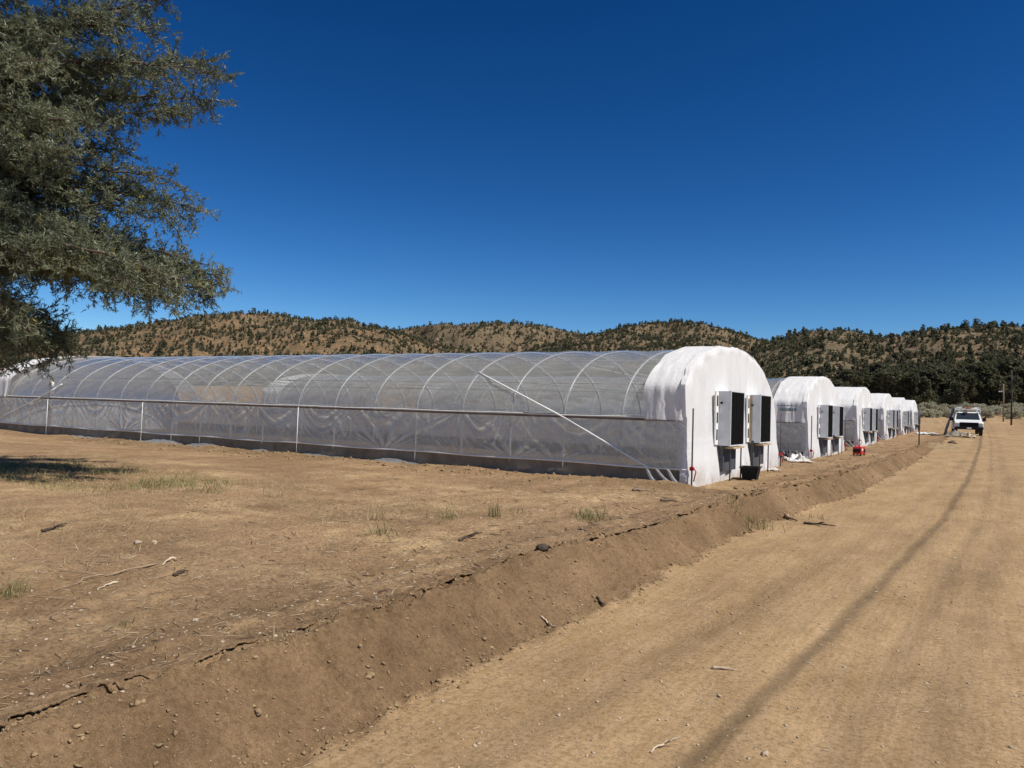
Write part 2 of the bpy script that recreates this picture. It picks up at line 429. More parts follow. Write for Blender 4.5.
def build_ground():
    gx = axis([(-2500, -400, 250, 150), (-400, -60, 40, 6), (-60, -14, 3, .25), (-14, -6.5, .12, .05), (-6.5, -4.15, .04, .025), (-4.15, -3.35, .012, .012), (-3.35, 1.2, .022, .026), (1.2, 8, .05, .5), (8, 60, 1, 8), (60, 400, 12, 60), (400, 2500, 120, 300)])
    gy = axis([(-400, -10, 60, 4), (-10, 1.5, 1, .08), (1.5, 6, .022, .03), (6, 18, .03, .075), (18, 60, .075, .5), (60, 200, .6, 5), (200, 500, 8, 40), (500, 2600, 60, 400)])
    X, Y = np.meshgrid(gx, gy, indexing='ij')
    # bend the columns so that the crest and the toe run along mesh lines
    Z = zg(X, Y)
    xc = crest_x(Y); xt = toe_x(Y)
    onroad = sstep(-.03, .14, X - xt + .05 * fbm(X * 6, Y * 6, 80, 2)) * (1 - sstep(3.5, 6, X))
    bank = sstep(-.12, .04, X - xc + .05 * fbm(X * 5, Y * 5, 81, 2)) * (1 - onroad)
    fieldv = .55 * sstep(.35, .75, fbm(X * .35, Y * .55, 181, 3) * .8 + .5) * (X < xc) + .35 * np.exp(-((X - xc + 1.15 + .2 * fbm(Y * .4, X * 0, 183, 2)) / .28) ** 2)
    turned = .55 * np.exp(-((X - xc + .5) / .55) ** 2) * sstep(.3, .7, fbm(X * 1.5, Y * .8, 82, 3) * .5 + .5)
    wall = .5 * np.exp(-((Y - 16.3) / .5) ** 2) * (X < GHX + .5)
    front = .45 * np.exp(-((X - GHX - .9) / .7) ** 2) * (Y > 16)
    damp_dark = np.clip(bank * (.85 + .3 * fbm(X * 1.2, Y * 1.2, 83, 2)) + turned * (X < xc) + fieldv * .75 * (1 - sstep(30, 60, Y)) + wall * .5 + front * .6 + .95 * ((X < GHX - .1) & (X > GHX - 30.5) & (((Y - 17.03) % 14.7) < 9.0) & (Y > 17.03) & (Y < 100)), 0, 1) * (1 - sstep(60, 110, Y) * .6)  # floor inside each greenhouse footprint takes the darker soil colour too
    tx = track_x(Y)
    wob = .03 * fbm(Y * .8, X * 0, 84, 2)
    rut_dark = .78 * np.exp(-np.clip(np.abs(X - tx - wob) / (.066 + .0006 * np.clip(Y, 0, 90)), 0, 9) ** 3) * (.72 + .4 * vn(X * 20, Y * 9, 85)) * (1 - sstep(74, 84, Y))
    tread = .5 + .5 * np.sin((Y + .3 * np.abs(X * 2)) * 2 * PI / .085)
    rut_dark = rut_dark + .30 * np.exp(-((X - tx + 1.0 - .012 * Y) / .17) ** 4) * (.55 + .45 * tread * (Y < 12)) * (.4 + .8 * vn(X, Y * .4, 86))
    rut_dark = rut_dark + .26 * np.exp(-((X - tx - .60) / .10) ** 4) * (.4 + .9 * vn(X, Y * .5, 87))
    rut_dark = rut_dark + .24 * np.exp(-((X - tx - 1.05) / .16) ** 4) * (.3 + .9 * vn(X + 4, Y * .5, 88))
    cw_ = sstep(.35, .6, vn(Y * 1.3, 9.9, 70) * .6 + vn(Y * 6, 7.7, 71) * .5) * (1 - sstep(15, 30, Y))
    rut_dark = np.clip(rut_dark * onroad, 0, 1)
    rut_dark = np.maximum(rut_dark, .85 * ((X < GHX - .1) & (X > GHX - 30.5) & (((Y - 17.03) % 14.7) < 9.0) & (Y > 17.03) & (Y < 100)))  # same footprints darkened further with the track colour, no wheel rut there
    straw = sstep(.42, .75, fbm(X * .5, Y * .8, 89, 3) * .5 + .55) * (X < xc - .6) * (1 - sstep(25, 40, Y))
    straw = np.maximum(straw, sstep(85, 110, Y) * .8)
    ru = onroad * (1 - sstep(70, 110, Y))
    V = np.stack([X, Y, Z], -1).reshape(-1, 3)
    at = dict(damp_dark=damp_dark.ravel(), rut_dark=rut_dark.ravel(), straw=straw.ravel(), road=ru.ravel())
    fc = grid_faces(len(gx), len(gy))
    fx = X.ravel()[fc].mean(1); fy = Y.ravel()[fc].mean(1)
    lim = (fy > -40) & (fy < 86)
    isb = lim & (fx > crest_x(fy)) & (fx < toe_x(fy))
    isr = lim & (fx >= toe_x(fy)) & (fx < 4.2)
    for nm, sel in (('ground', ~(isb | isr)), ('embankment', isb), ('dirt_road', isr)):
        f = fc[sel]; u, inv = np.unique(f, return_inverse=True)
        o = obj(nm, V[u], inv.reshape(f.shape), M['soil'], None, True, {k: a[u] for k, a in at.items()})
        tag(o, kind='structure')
build_ground()

def build_crust():
    # thin dry crust of the field, broken off and undercut along the lip of the bank
    ys = axis([(1.6, 5, .012, .018), (5, 24, .018, .09)]); n = len(ys)
    crack = sstep(.30, .50, vn(ys * 1.3, 9.9, 70) * .6 + vn(ys * 6, 7.7, 71) * .5)
    xc = crest_x(ys); cx = xc - .09 + .05 * (vn(ys * 8, 3.3, 72) - .5)
    chip = sstep(.35, .5, vn(ys * 11, 2.2, 271)) * .035 + sstep(.45, .55, vn(ys * 26, 5.2, 274)) * .02 + .02 * fbm(ys * 40, ys * 0, 272, 2)
    xe = cx + .018 - chip + .03 * (vn(ys * 2.3, 1.7, 273) - .5)
    xi = xc - .55
    xe = np.where(crack > .25, xe, cx - .10)
    f = np.concatenate([np.linspace(0, 1, 16) ** .7])
    X = xi[:, None] + (xe - xi)[:, None] * f[None]; Y = np.repeat(ys[:, None], len(f), 1)
    top = zg(X, Y, True, False)
    lift = .004 + .016 * f[None] ** 3 + .012 * fbm(X * 12, Y * 12, 275, 2) * f[None]
    Z = top - .02 * (1 - sstep(0, .35, f))[None] + lift - (.05 * (crack <= .25))[:, None]
    th = .010 + .016 * vn(ys * 13, 4.4, 276)
    xb = [xe + .004, xe - .02, xe - .09]; zb = [Z[:, -1] - th * .5, Z[:, -1] - th, Z[:, -1] - th - .004]
    X = np.concatenate([X] + [b[:, None] for b in xb], 1); Y = np.repeat(ys[:, None], X.shape[1], 1); Z = np.concatenate([Z] + [b[:, None] for b in zb], 1)
    m = X.size
    o = obj('embankment_crust', np.stack([X, Y, Z], -1).reshape(-1, 3), grid_faces(*X.shape), M['soil'], None, True,
            dict(damp_dark=np.concatenate([.35 * np.repeat(f[None], n, 0), np.full((n, 3), .5)], 1).ravel(), rut_dark=np.zeros(m), straw=np.zeros(m), road=np.zeros(m)))
    tag(o, kind='structure')
build_crust()

# ------------------------------------------------------------------ hills
def interp_px(pts):
    """silhouette points of the photograph -> azimuth / elevation"""
    az = []; el = []
    for x, y in pts:
        d = ray(x, y); az.append(math.atan2(d[0], d[1])); el.append(math.atan2(d[2], math.hypot(d[0], d[1])))
    return np.array(az), np.array(el)

HILLS = []
def hill(pts, R, r0, seed, ochre):
    az, el = interp_px(pts)
    th = np.linspace(az[0], az[-1], 420); rr = np.concatenate([np.linspace(r0, R, 90), np.linspace(R, R * 1.5, 25)[1:]])
    # smooth the outline a little
    e = np.interp(th, az, el); k = np.hanning(15); k /= k.sum(); e = np.convolve(np.pad(e, 7, 'edge'), k, 'valid')
    T, RR = np.meshgrid(th, rr, indexing='ij')
    Rv = R * (1 + .10 * fbm(T * 9, T * 0, seed, 2))
    top = EYE + Rv * np.tan(e)[:, None] - 2.2
    X = RR * np.sin(T); Y = RR * np.cos(T)
    foot = zg(r0 * np.sin(T), r0 * np.cos(T), False) - 1.5
    u = (RR - r0) / (Rv - r0)
    rise = np.where(u < 1, np.clip(u, 0, 1) ** 1.25, np.cos(np.clip((u - 1) * 1.6, 0, PI / 2)))
    gul = fbm(X * .013, Y * .013, seed + 3, 4) * .36 - np.abs(fbm(X * .022 + 5, Y * .022, seed + 9, 4)) * .48
    win = np.where(u < 1, np.sin(np.clip(u, 0, 1) * PI), 0)
    Z = foot + (top - foot) * rise * (1 + gul * win) + fbm(X * .06, Y * .06, seed + 5, 3) * 2.0 * np.clip(u, 0, 1)
    oc = np.clip(ochre + .25 * fbm(X * .01, Y * .01, seed + 6, 2), 0, 1) * np.ones_like(X)
    o = obj('hill', np.stack([X, Y, Z], -1).reshape(-1, 3), grid_faces(*X.shape), M['hill'], None, True, {'ochre': oc.ravel()})
    tag(o, kind='structure')
    HILLS.append((th, rr, Z, R, r0))
hill([(-620, 352), (-300, 345), (0, 338), (75, 329), (120, 325), (170, 317), (235, 309), (270, 311), (300, 316), (345, 318), (390, 328), (430, 340), (480, 352), (540, 362)], 620, 330, 101, .62)
hill([(300, 358), (350, 343), (400, 329), (430, 323), (500, 321), (535, 322), (570, 330), (610, 336), (650, 348), (700, 360)], 820, 520, 131, .12)
hill([(500, 362), (540, 345), (575, 334), (600, 330), (625, 324), (660, 319), (700, 321), (730, 328), (770, 338), (800, 345), (850, 362)], 660, 380, 161, .10)
hill([(690, 372), (735, 356), (765, 342), (800, 330), (830, 326), (880, 333), (930, 325), (985, 322), (1024, 325), (1100, 320), (1250, 318), (1500, 332), (1800, 350)], 520, 210, 191, .05)

# ------------------------------------------------------------------ foliage clouds
def tri_cloud(n, pos, size, seed, elong=1.0, up=0.0):
    """n small leaf clumps: two crossed triangles each. pos (n,3), size (n,)"""
    r = np.random.default_rng(seed)
    d = r.normal(size=(n, 3)); d[:, 2] += up; d /= np.linalg.norm(d, axis=1)[:, None]
    a = np.cross(d, r.normal(size=(n, 3))); a /= np.linalg.norm(a, axis=1)[:, None]
    b = np.cross(d, a)
    s = size[:, None]
    V = np.stack([pos - a * s * .5, pos + a * s * .5, pos + d * s * elong,
                  pos - b * s * .5 + d * s * .1, pos + b * s * .5 + d * s * .1, pos - d * s * elong * .8], 1).reshape(-1, 3)
    Fc = np.arange(len(V)).reshape(-1, 3)
    return V, Fc

def crown_mesh(name, h, w, n, seed, size, conic=.5, mat='farleaf', z0=.08):
    r = np.random.default_rng(seed)
    # lumps give an uneven outline
    nl = 16
    lz = r.uniform(.08, 1, nl); la = r.uniform(0, 2 * PI, nl); lr = (1 - conic * lz ** 1.5) * .62 * r.uniform(.5, 1.1, nl)
    cen = np.stack([np.cos(la) * lr * w / 2, np.sin(la) * lr * w / 2, (z0 + (.9 - z0) * lz) * h], 1)
    cen[0] = (0, 0, h * .9); cen[1] = (0, 0, h * .65); cen[2] = (0, 0, h * .4)
    rad = r.uniform(.16, .30, nl) * w * (1 - .45 * conic * lz)
    rad[0] *= .75
    k = r.integers(0, nl, n)
    q = r.normal(size=(n, 3)); q /= np.linalg.norm(q, axis=1)[:, None]; q *= r.uniform(.25, 1, n)[:, None] ** .5
    p = cen[k] + q * rad[k][:, None] * np.array([1, 1, .85])
    p[:, 2] = np.abs(p[:, 2]) + .01 * h
    V, Fc = tri_cloud(n, p, size * r.uniform(.6, 1.3, n), seed + 1, 1.0, .3)
    tint = np.repeat(np.clip(.5 * vn(k * 3.1, k * 1.7, seed) + .5 * r.uniform(0, 1, n), 0, 1), 6)
    return raw_mesh(name, V, Fc, M[mat], False, {'tint': tint})

def hill_height(H, th, r):
    T, RR, Z, _, _ = H
    i = np.clip((th - T[0]) / (T[-1] - T[0]) * (len(T) - 1), 0, len(T) - 1.001); j = np.interp(r, RR, np.arange(len(RR)))
    j = np.clip(j, 0, len(RR) - 1.001)
    i0 = i.astype(int); j0 = j.astype(int); fi = i - i0; fj = j - j0
    return (Z[i0, j0] * (1 - fi) + Z[i0 + 1, j0] * fi) * (1 - fj) + (Z[i0, j0 + 1] * (1 - fi) + Z[i0 + 1, j0 + 1] * fi) * fj

def plant_hills():
    P = []
    for hi, (H, n, den) in enumerate(zip(HILLS, (17000, 10500, 11000, 13500), (.5, .45, .45, .5))):
        th = rng.uniform(H[0][0], H[0][-1], n * 3)
        r = np.sqrt(rng.uniform(H[4] ** 2, (H[3] * 1.12) ** 2, n * 3))
        x = r * np.sin(th); y = r * np.cos(th)
        keep = fbm(x * .02, y * .02, 300 + hi, 3) * .8 + den + rng.uniform(-.6, .6, n * 3) > -.08
        th, r, x, y = th[keep][:n], r[keep][:n], x[keep][:n], y[keep][:n]
        z = hill_height(H, th, r)
        P.append(np.stack([x, y, z, np.hypot(x, y), th], 1))
    return np.concatenate(P)
HP = plant_hills()
# hidden side trees dropped; the 300 largest stand as things, the rest as one mass
hs = rng.lognormal(.0, .36, len(HP)) * 1.8
hs = np.clip(hs, 1.0, 5.5)
a0 = math.atan2(*ray(-30, 390)[:2]); a1 = math.atan2(*ray(1050, 390)[:2])
inview = (HP[:, 4] > math.atan2(ray(820, 380)[0], ray(820, 380)[1])) & (HP[:, 4] < a1) & (HP[:, 3] > 260)
score = np.where(inview, hs / HP[:, 3], 0)
order = np.argsort(-score)
big, rest = order[:290], order[290:]
variants = [crown_mesh('hill_tree_crown', 1.0, w, 260, 400 + i, .115, c) for i, (w, c) in enumerate([(.8, .3), (.9, .2), (.6, .6), (.72, .5), (1.0, .15), (.55, .75)])]
for q, i in enumerate(big):
    o = link('juniper_tree', variants[q % 6], None, (HP[i, 0], HP[i, 1], HP[i, 2] - .15), float(rng.uniform(0, 6.28)))
    s = float(hs[i]) * 1.15; o.scale = (s, s, s)
    tag(o, 'small dark juniper on the dry right-hand hillside above the pine belt', 'tree', 'junipers scattered over the hillside')
def hill_mass():
    nT = 40
    r = np.random.default_rng(5)
    Vs = []; Ts = []
    tmpl = []
    for k in range(14):
        conic = r.uniform(.2, .9); w = r.uniform(.55, 1.0)
        z = r.uniform(.05, 1, nT); rad = w / 2 * (1 - conic * z ** 1.3) * np.sqrt(r.uniform(.1, 1, nT)); a = r.uniform(0, 2 * PI, nT)
        p = np.stack([np.cos(a) * rad, np.sin(a) * rad, z], 1)
        V, _ = tri_cloud(nT // 2, p[:nT // 2], r.uniform(.22, .42, nT // 2), 900 + k, .9, .3)
        tmpl.append(V)
    nv = len(tmpl[0]); T = np.stack(tmpl)
    k = r.integers(0, 14, len(rest)); s = hs[rest]
    V = T[k] * s[:, None, None] + np.stack([HP[rest, 0], HP[rest, 1], HP[rest, 2] - .2], 1)[:, None, :]
    tint = np.repeat(r.uniform(0, 1, len(rest)), nv)
    V = V.reshape(-1, 3)
    o = obj('hillside_trees', V, np.arange(len(V)).reshape(-1, 3), M['farleaf'], None, False, {'tint': tint})
    tag(o, 'thousands of small dark junipers speckling the dry hills', 'trees', None, 'stuff')
hill_mass()

# belt of darker trees at the foot of the right-hand hill
def belt():
    vs = []
    for i, (w, c, n) in enumerate([(.62, .45, 1500), (.75, .3, 1700), (.5, .7, 1300), (.85, .25, 1800), (.68, .5, 1500)]):
        me = crown_mesh('pine_crown', 1.0, w, n, 500 + i, .06, c, z0=.0)
        mb = MB(); mb.tube([(0, 0, -.06), (.01, 0, .3), (0, .01, .75)], [.03, .022, .008], 6)
        t = mb.build('trunk', M['bark2']); tm = t.data; bpy.data.objects.remove(t)
        vs.append((me, tm))
    r = np.random.default_rng(12)
    k = 0
    for row, (dep, n, h0, h1) in enumerate([(160, 26, 5.0, 8.0), (176, 26, 5.5, 9.0), (198, 24, 6.5, 10)]):
        for j in range(n):
            px = 795 + (1120 - 795) * (j + r.uniform(-.35, .35)) / n
            d = ray(px, 412); d = d[:2] / np.hypot(*d[:2]); R = dep * r.uniform(.97, 1.06)
            x, y = d * R
            h = r.uniform(h0, h1) * (.78 if px < 860 else 1)
            root = empty('pine_tree', (x, y, float(zg(x, y, False)) - .5), 'dark bushy pine in the belt at the foot of the right hill', 'tree', 'pines in the belt below the right hill', r.uniform(0, 6.28))
            root.scale = (h * r.uniform(.85, 1.25), h * r.uniform(.85, 1.25), h)
            cm, tm = vs[k % 5]; k += 1
            link('crown', cm, root); link('trunk', tm, root)
belt()

def sagebrush():
    vs = [crown_mesh('sage_bush', 1.0, w, 500, 600 + i, .13, .1, 'sage', .02) for i, w in enumerate((1.4, 1.8, 1.6))]
    r = np.random.default_rng(14)
    for j in range(190):
        px = r.uniform(900, 1075); d = ray(px, 412); d = d[:2] / np.hypot(*d[:2]); R = r.uniform(136, 159)
        x, y = d * R; o = link('sagebrush', vs[j % 3], None, (x, y, float(zg(x, y, False)) - .05), r.uniform(0, 6.28))
        s = r.uniform(.6, 1.35); o.scale = (s, s, s)
        tag(o, 'pale grey-green sagebrush in the low band before the pines', 'bush', 'sagebrush along the far edge of the field')
sagebrush()

def far_pole(px, ytop, ybot, dep, r, mat, label):
    d = ray(px, ybot); d2 = d[:2] / np.hypot(*d[:2]); x, y = d2 * dep
    z = float(zg(x, y, False)); e = ray(px, ytop); zt = EYE + e[2] / np.hypot(*e[:2]) * dep
    root = empty('wooden_pole', (x, y, z), label, 'pole')
    MB().tube([(0, 0, -.4), (.02, 0, (zt - z) * .5), (0, .03, zt - z)], [r, r * .9, r * .75], 10).build('shaft', M[mat], root, True)
    return root
p = far_pole(1003.3, 384, 409, 128, .095, 'pole', 'pale brown wooden pole with a white lamp before the pine belt')
MB().box((-.6, -.08, 4.15), (-.1, .08, 4.3), .03).build('lamp', M['whitepipe'], p)
p = far_pole(1011.3, 371, 415, 112, .10, 'pole2', 'dark wooden pole standing right of the pale one')
MB().box((-.7, -.06, 5.3), (.7, .06, 5.45), .02).build('crossarm', M['pole2'], p)

# ------------------------------------------------------------------ greenhouses
W, L, BAY = 9.0, 30.75, 1.531
PEXP = 2.1
def lean(x, z): return -.13 * (np.clip(z, 0, 4) / 3.45) ** 1.5 * np.clip(1 + np.asarray(x) / 1.5, 0, 1)
HIP = 1.50
def prof(a, off=0.0):
    """cross-section from near foot (a=0) over the ridge to far foot (a=1): returns y, z. half arc each side"""
    a = np.asarray(a, float)
    z0 = 1.38; rise = 2.00 + off; hw = W / 2 + off; e = 2 / PEXP
    ph = np.clip((a - .14) / .72, 0, 1) * PI
    c = np.cos(ph); s = np.sin(ph)
    y = W / 2 - np.sign(c) * np.abs(c) ** e * hw
    z = z0 + np.abs(s) ** e * rise
    lo = a < .14; hi = a > .86
    z = np.where(lo, a / .14 * z0, np.where(hi, (1 - a) / .14 * z0, z))
    return y, z

def a_of_z(z):
    aa = np.linspace(0, .5, 800); _, zz = prof(aa); return float(np.interp(z, zz, aa))
AH = a_of_z(HIP)

def even_a(a0, a1, n):
    aa = np.linspace(a0, a1, 3000); y, z = prof(aa); s = np.concatenate([[0], np.cumsum(np.hypot(np.diff(y), np.diff(z)))])
    return np.interp(np.linspace(0, s[-1], n), s, aa)

def prof_n(a):
    y0, z0 = prof(a - 1e-3); y1, z1 = prof(a + 1e-3); ty = y1 - y0; tz = z1 - z0; l = np.hypot(ty, tz) + 1e-9
    return -tz / l, ty / l     # outward normal

def fold_attr(d, sc):
    c = -(np.roll(d, 1, 0) + np.roll(d, -1, 0) + np.roll(d, 1, 1) + np.roll(d, -1, 1) - 4 * d)
    c[0] = c[-1] = 0; c[:, 0] = c[:, -1] = 0
    return np.clip(c / sc, 0, 1).ravel() ** 1.3

def roof_film(name, parent):
    nx = 480; na = 110
    xs = np.linspace(-L - .02, 0.0, nx); a = even_a(AH, 1 - AH, na)
    Xg, A = np.meshgrid(xs, a, indexing='ij'); y, z = prof(A, .042); ny, nz = prof_n(A)
    bay = ((-Xg - .10) / BAY) % 1.0
    up = np.abs(A - .5) / .36
    sag = -.035 * np.sin(bay * PI) ** 2 * (.6 + .5 * vn(np.floor(-Xg / BAY), A * 4, 3))
    roll = .05 * fbm(Xg * .18, A * 2, 211, 2)
        # taut creases running off the hoops near the eaves, long horizontal ripples higher up
    c1 = .014 * np.sin((A * 60 + bay * 4.2 + np.floor(-Xg / BAY) * 1.7) * 2.2) * np.sin(bay * PI) * sstep(.55, 1, up)
    c2 = .012 * fbm(Xg * .5, A * 46, 215, 3)
    c3 = .010 * fbm(Xg * 3 + A * 12, A * 16, 219, 3) * sstep(.4, 1, up)
    hold = .15 + .85 * np.sin(bay * PI) ** 2
    d = sag + roll * .3 + np.maximum(roll * .7, 0) + (c1 + c2 + c3) * hold
    d = np.where(np.isclose(A, a[0]) | np.isclose(A, a[-1]), 0, d)
    V = np.stack([Xg + lean(Xg, z), y + ny * d, z + nz * d], -1).reshape(-1, 3)
    return obj(name, V, grid_faces(nx, na), M['film'], parent, True, {'fold': fold_attr(c1 + c2 + c3, .012) * .6})

def curtain(name, parent, far=False, seed=0):
    nx = 1100; nz = 60
    xs = np.linspace(-L, -.02, nx); zs = np.linspace(.37, HIP + .02, nz)
    Xg, Zg = np.meshgrid(xs, zs, indexing='ij')
    r = np.random.default_rng(60 + seed); d = np.zeros_like(Xg)
    vz = (Zg - .37) / (HIP - .37)
    for k in range(17):       # fans of pull lines from a clip on the rail
        x0 = -L * (k + r.uniform(.1, .9)) / 17; top = r.uniform() < .65
        z0 = HIP if top else .37
        dx = Xg - x0; dz = np.abs(Zg - z0) + .04; ang = dx / dz; rad = np.hypot(dx, dz)
        amp = r.uniform(.02, .045)
        d += amp * np.sin(ang * r.uniform(3, 6) + r.uniform(0, 6)) * np.exp(-(rad / r.uniform(.7, 1.4)) ** 2) * np.exp(-(ang / 2.4) ** 2)
    for k in range(13):        # slack swags
        x0 = -L * (k + r.uniform(.1, .9)) / 13; wd = r.uniform(.5, 1.1)
        q = Zg - HIP - ((Xg - x0) / wd) ** 2 * .5
        d += r.uniform(.02, .04) * np.sin(q * r.uniform(14, 24)) * np.exp(-((Xg - x0) / wd) ** 2) * sstep(0, .35, vz) * np.exp(-((HIP - Zg) / .7) ** 2)
    d += .018 * fbm(Xg * 1.2, Zg * .8, 71 + seed, 3) + .008 * fbm(Xg * 6 + Zg * 5, Zg * 3, 75 + seed, 3)
    d *= sstep(-.05, .1, vz) * (.35 + .65 * sstep(0, .25, 1 - vz))
    sgn = 1 if far else -1
    y = (W + .05 if far else -.05) + sgn * d
    return obj(name, np.stack([Xg, y, Zg], -1).reshape(-1, 3), grid_faces(nx, nz), M['curtain'], parent, True, {'fold': fold_attr(d, .0045)})

def end_cover(name, parent, xsign, seed):
    """white sheet over the gable, lapped back over the first hoop"""
    na = 190; a = even_a(.0, 1., na); r = np.random.default_rng(seed)
    rows = []
    qy = np.array([-.07, -.09, -.10, .36, 1.30, 2.75, 4.0, 5.3, 7.0, 8.15, 8.80, 9.07, 9.09]); qz = np.array([0, 1.2, 2.30, 2.68, 3.08, 3.37, 3.45, 3.42, 3.15, 2.62, 2.10, 1.35, 0])
    qs = np.concatenate([[0], np.cumsum(np.hypot(np.diff(qy), np.diff(qz)))]); qs /= qs[-1]
    a = np.linspace(0, 1, na); y = np.interp(a, qs, qy); z = np.interp(a, qs, qz)
    ny = -np.gradient(z); nz = np.gradient(y); nl_ = np.hypot(ny, nz) + 1e-9; ny, nz = ny / nl_, nz / nl_
    
    wv = .03 * fbm(a * 26, a * 0, seed, 3) + .035 * np.abs(fbm(a * 60, a * 0 + 4, seed + 1, 2))
    lap = .13 + .09 * fbm(a * 22, a * 0 + 2, seed + 2, 3) + (.22 if xsign < 0 else .09) * sstep(.16, .12, a) * (.5 + 1.0 * vn(a * 90, a * 0, seed + 4))
    for k in range(5):
        f = k / 4
        x = -lap * (1 - f); rows.append(np.stack([x + .0 * a, y + ny * wv * (.6 + .4 * f), z + nz * wv * (.6 + .4 * f)], 1))
    nr = 46; cy = W / 2
    for k in range(1, nr + 1):
        rho = 1 - k / nr
        yy = cy + (y - cy) * rho; zz = z * rho
        cre = 1 - sstep(0, .05, 1 - rho)
        rx = .03
        top = sstep(1.6, 2.6, zz)
        fold = .035 * np.sin((yy * 3.2 + .6 * np.sin(yy * 1.3)) * 2) * top * (.4 + .6 * vn(yy * 1.1, zz * .2, seed + 6))
        low = sstep(1.2, 0, zz)
        d = rx + fold * (1 - cre) + .03 * fbm(yy * .9, zz * .5, seed + 8, 3) * (1 - cre) + .020 * fbm(yy * 7, zz * 1.2, seed + 11, 4) - .03 * np.abs(fbm(yy * 2.2 + zz * .5, zz * .25, seed + 13, 2)) * (1 - cre)
        d = d + low * (.10 * (.4 + vn(yy * .8, 1, seed + 12)) + .05 * fbm(yy * 3.3, zz * .6, seed + 14, 2))
        d = d + .05 * np.exp(-((zz - .98) / .015) ** 2) * .25
        rows.append(np.stack([d, yy + ny * 0, np.maximum(zz, -.05)], 1))
    # corner skirts splay out a little at the ground
    V = np.stack(rows, 0)
    sp = .22 * sstep(.9, 0, V[..., 2]) * np.sign(V[..., 1] - cy) * sstep(.7, 1, np.abs(V[..., 1] - cy) / (W / 2)) * (.6 + .6 * vn(V[..., 2] * 3, V[..., 1] * .3, seed + 17))
    V[..., 1] += np.where(V[..., 1] > cy, sp, sp * .25)
    V[..., 2] = np.where(V[..., 2] < .02, -.08, V[..., 2])
    V[..., 0] += lean(0 * V[..., 0], V[..., 2])
    V = V.reshape(-1, 3)
    if xsign < 0: V[:, 0] = -V[:, 0] - L
    o = obj(name, V, grid_faces(len(rows), na), M['sheet'], parent, True); o.data.set_sharp_from_angle(angle=math.radians(32)); return o

def bay_sheet(name, parent, x0, x1, seed, back=False):
    """white sheet laid over the end bay, from the ridge down past the shoulder"""
    nx = 40; na = 100; t = np.linspace(0, 1, nx)
    fy, fz = prof(even_a(.5, .80, 24), .075)
    py = np.concatenate([[-.13, -.10, -.07, .38, 1.34, 2.8], fy]); pz = np.concatenate([[1.47, 1.80, 2.27, 2.67, 3.10, 3.40], fz + .03])
    ps = np.concatenate([[0], np.cumsum(np.hypot(np.diff(py), np.diff(pz)))]); us = np.linspace(0, ps[-1], na)
    PY = np.interp(us, ps, py); PZ = np.interp(us, ps, pz); k3 = np.array([.25, .5, .25]); PYs, PZs = PY.copy(), PZ.copy()
    PYs[1:-1] = np.convolve(PY, k3, 'valid'); PZs[1:-1] = np.convolve(PZ, k3, 'valid')
    a = us / ps[-1] * .66 + AH
    T, A = np.meshgrid(t, a, indexing='ij')
    e0 = x0 + .035 * fbm(A * 20, A * 0, seed, 3); e1 = x1 + .03 * fbm(A * 24, A * 0 + 3, seed + 1, 3)
    X = e0 + (e1 - e0) * T
    y = PYs[None] + 0 * A; z = PZs[None] + 0 * A; ty = np.gradient(PYs); tz = np.gradient(PZs); tl = np.hypot(ty, tz); ny = (-tz / tl)[None]; nz = (ty / tl)[None]
    up = np.abs(A - .5) / .36; hang = sstep(2.30, 2.22, z)
    d = .02 * fbm(X * 1.4, A * 9, seed + 2, 3) + .016 * fbm(X * 5, A * 10, seed + 5, 3) * sstep(.5, .8, up) + .014 * fbm(X * 7, A * 40, seed + 8, 3)
    d = d + hang * (.016 * np.sin(X * 15 + 2.5 * np.sin(X * 4.3)) * sstep(2.3, 1.6, z) + .028 * fbm(X * 6, z * 1.2, seed + 9, 3))
    V = np.stack([X + lean(X, z), y + ny * d, z + nz * d], -1).reshape(-1, 3)
    if back: V[:, 0] = -V[:, 0] - L
    o = obj(name, V, grid_faces(nx, na), M['sheet'], parent, True); o.data.set_sharp_from_angle(angle=math.radians(30)); return o

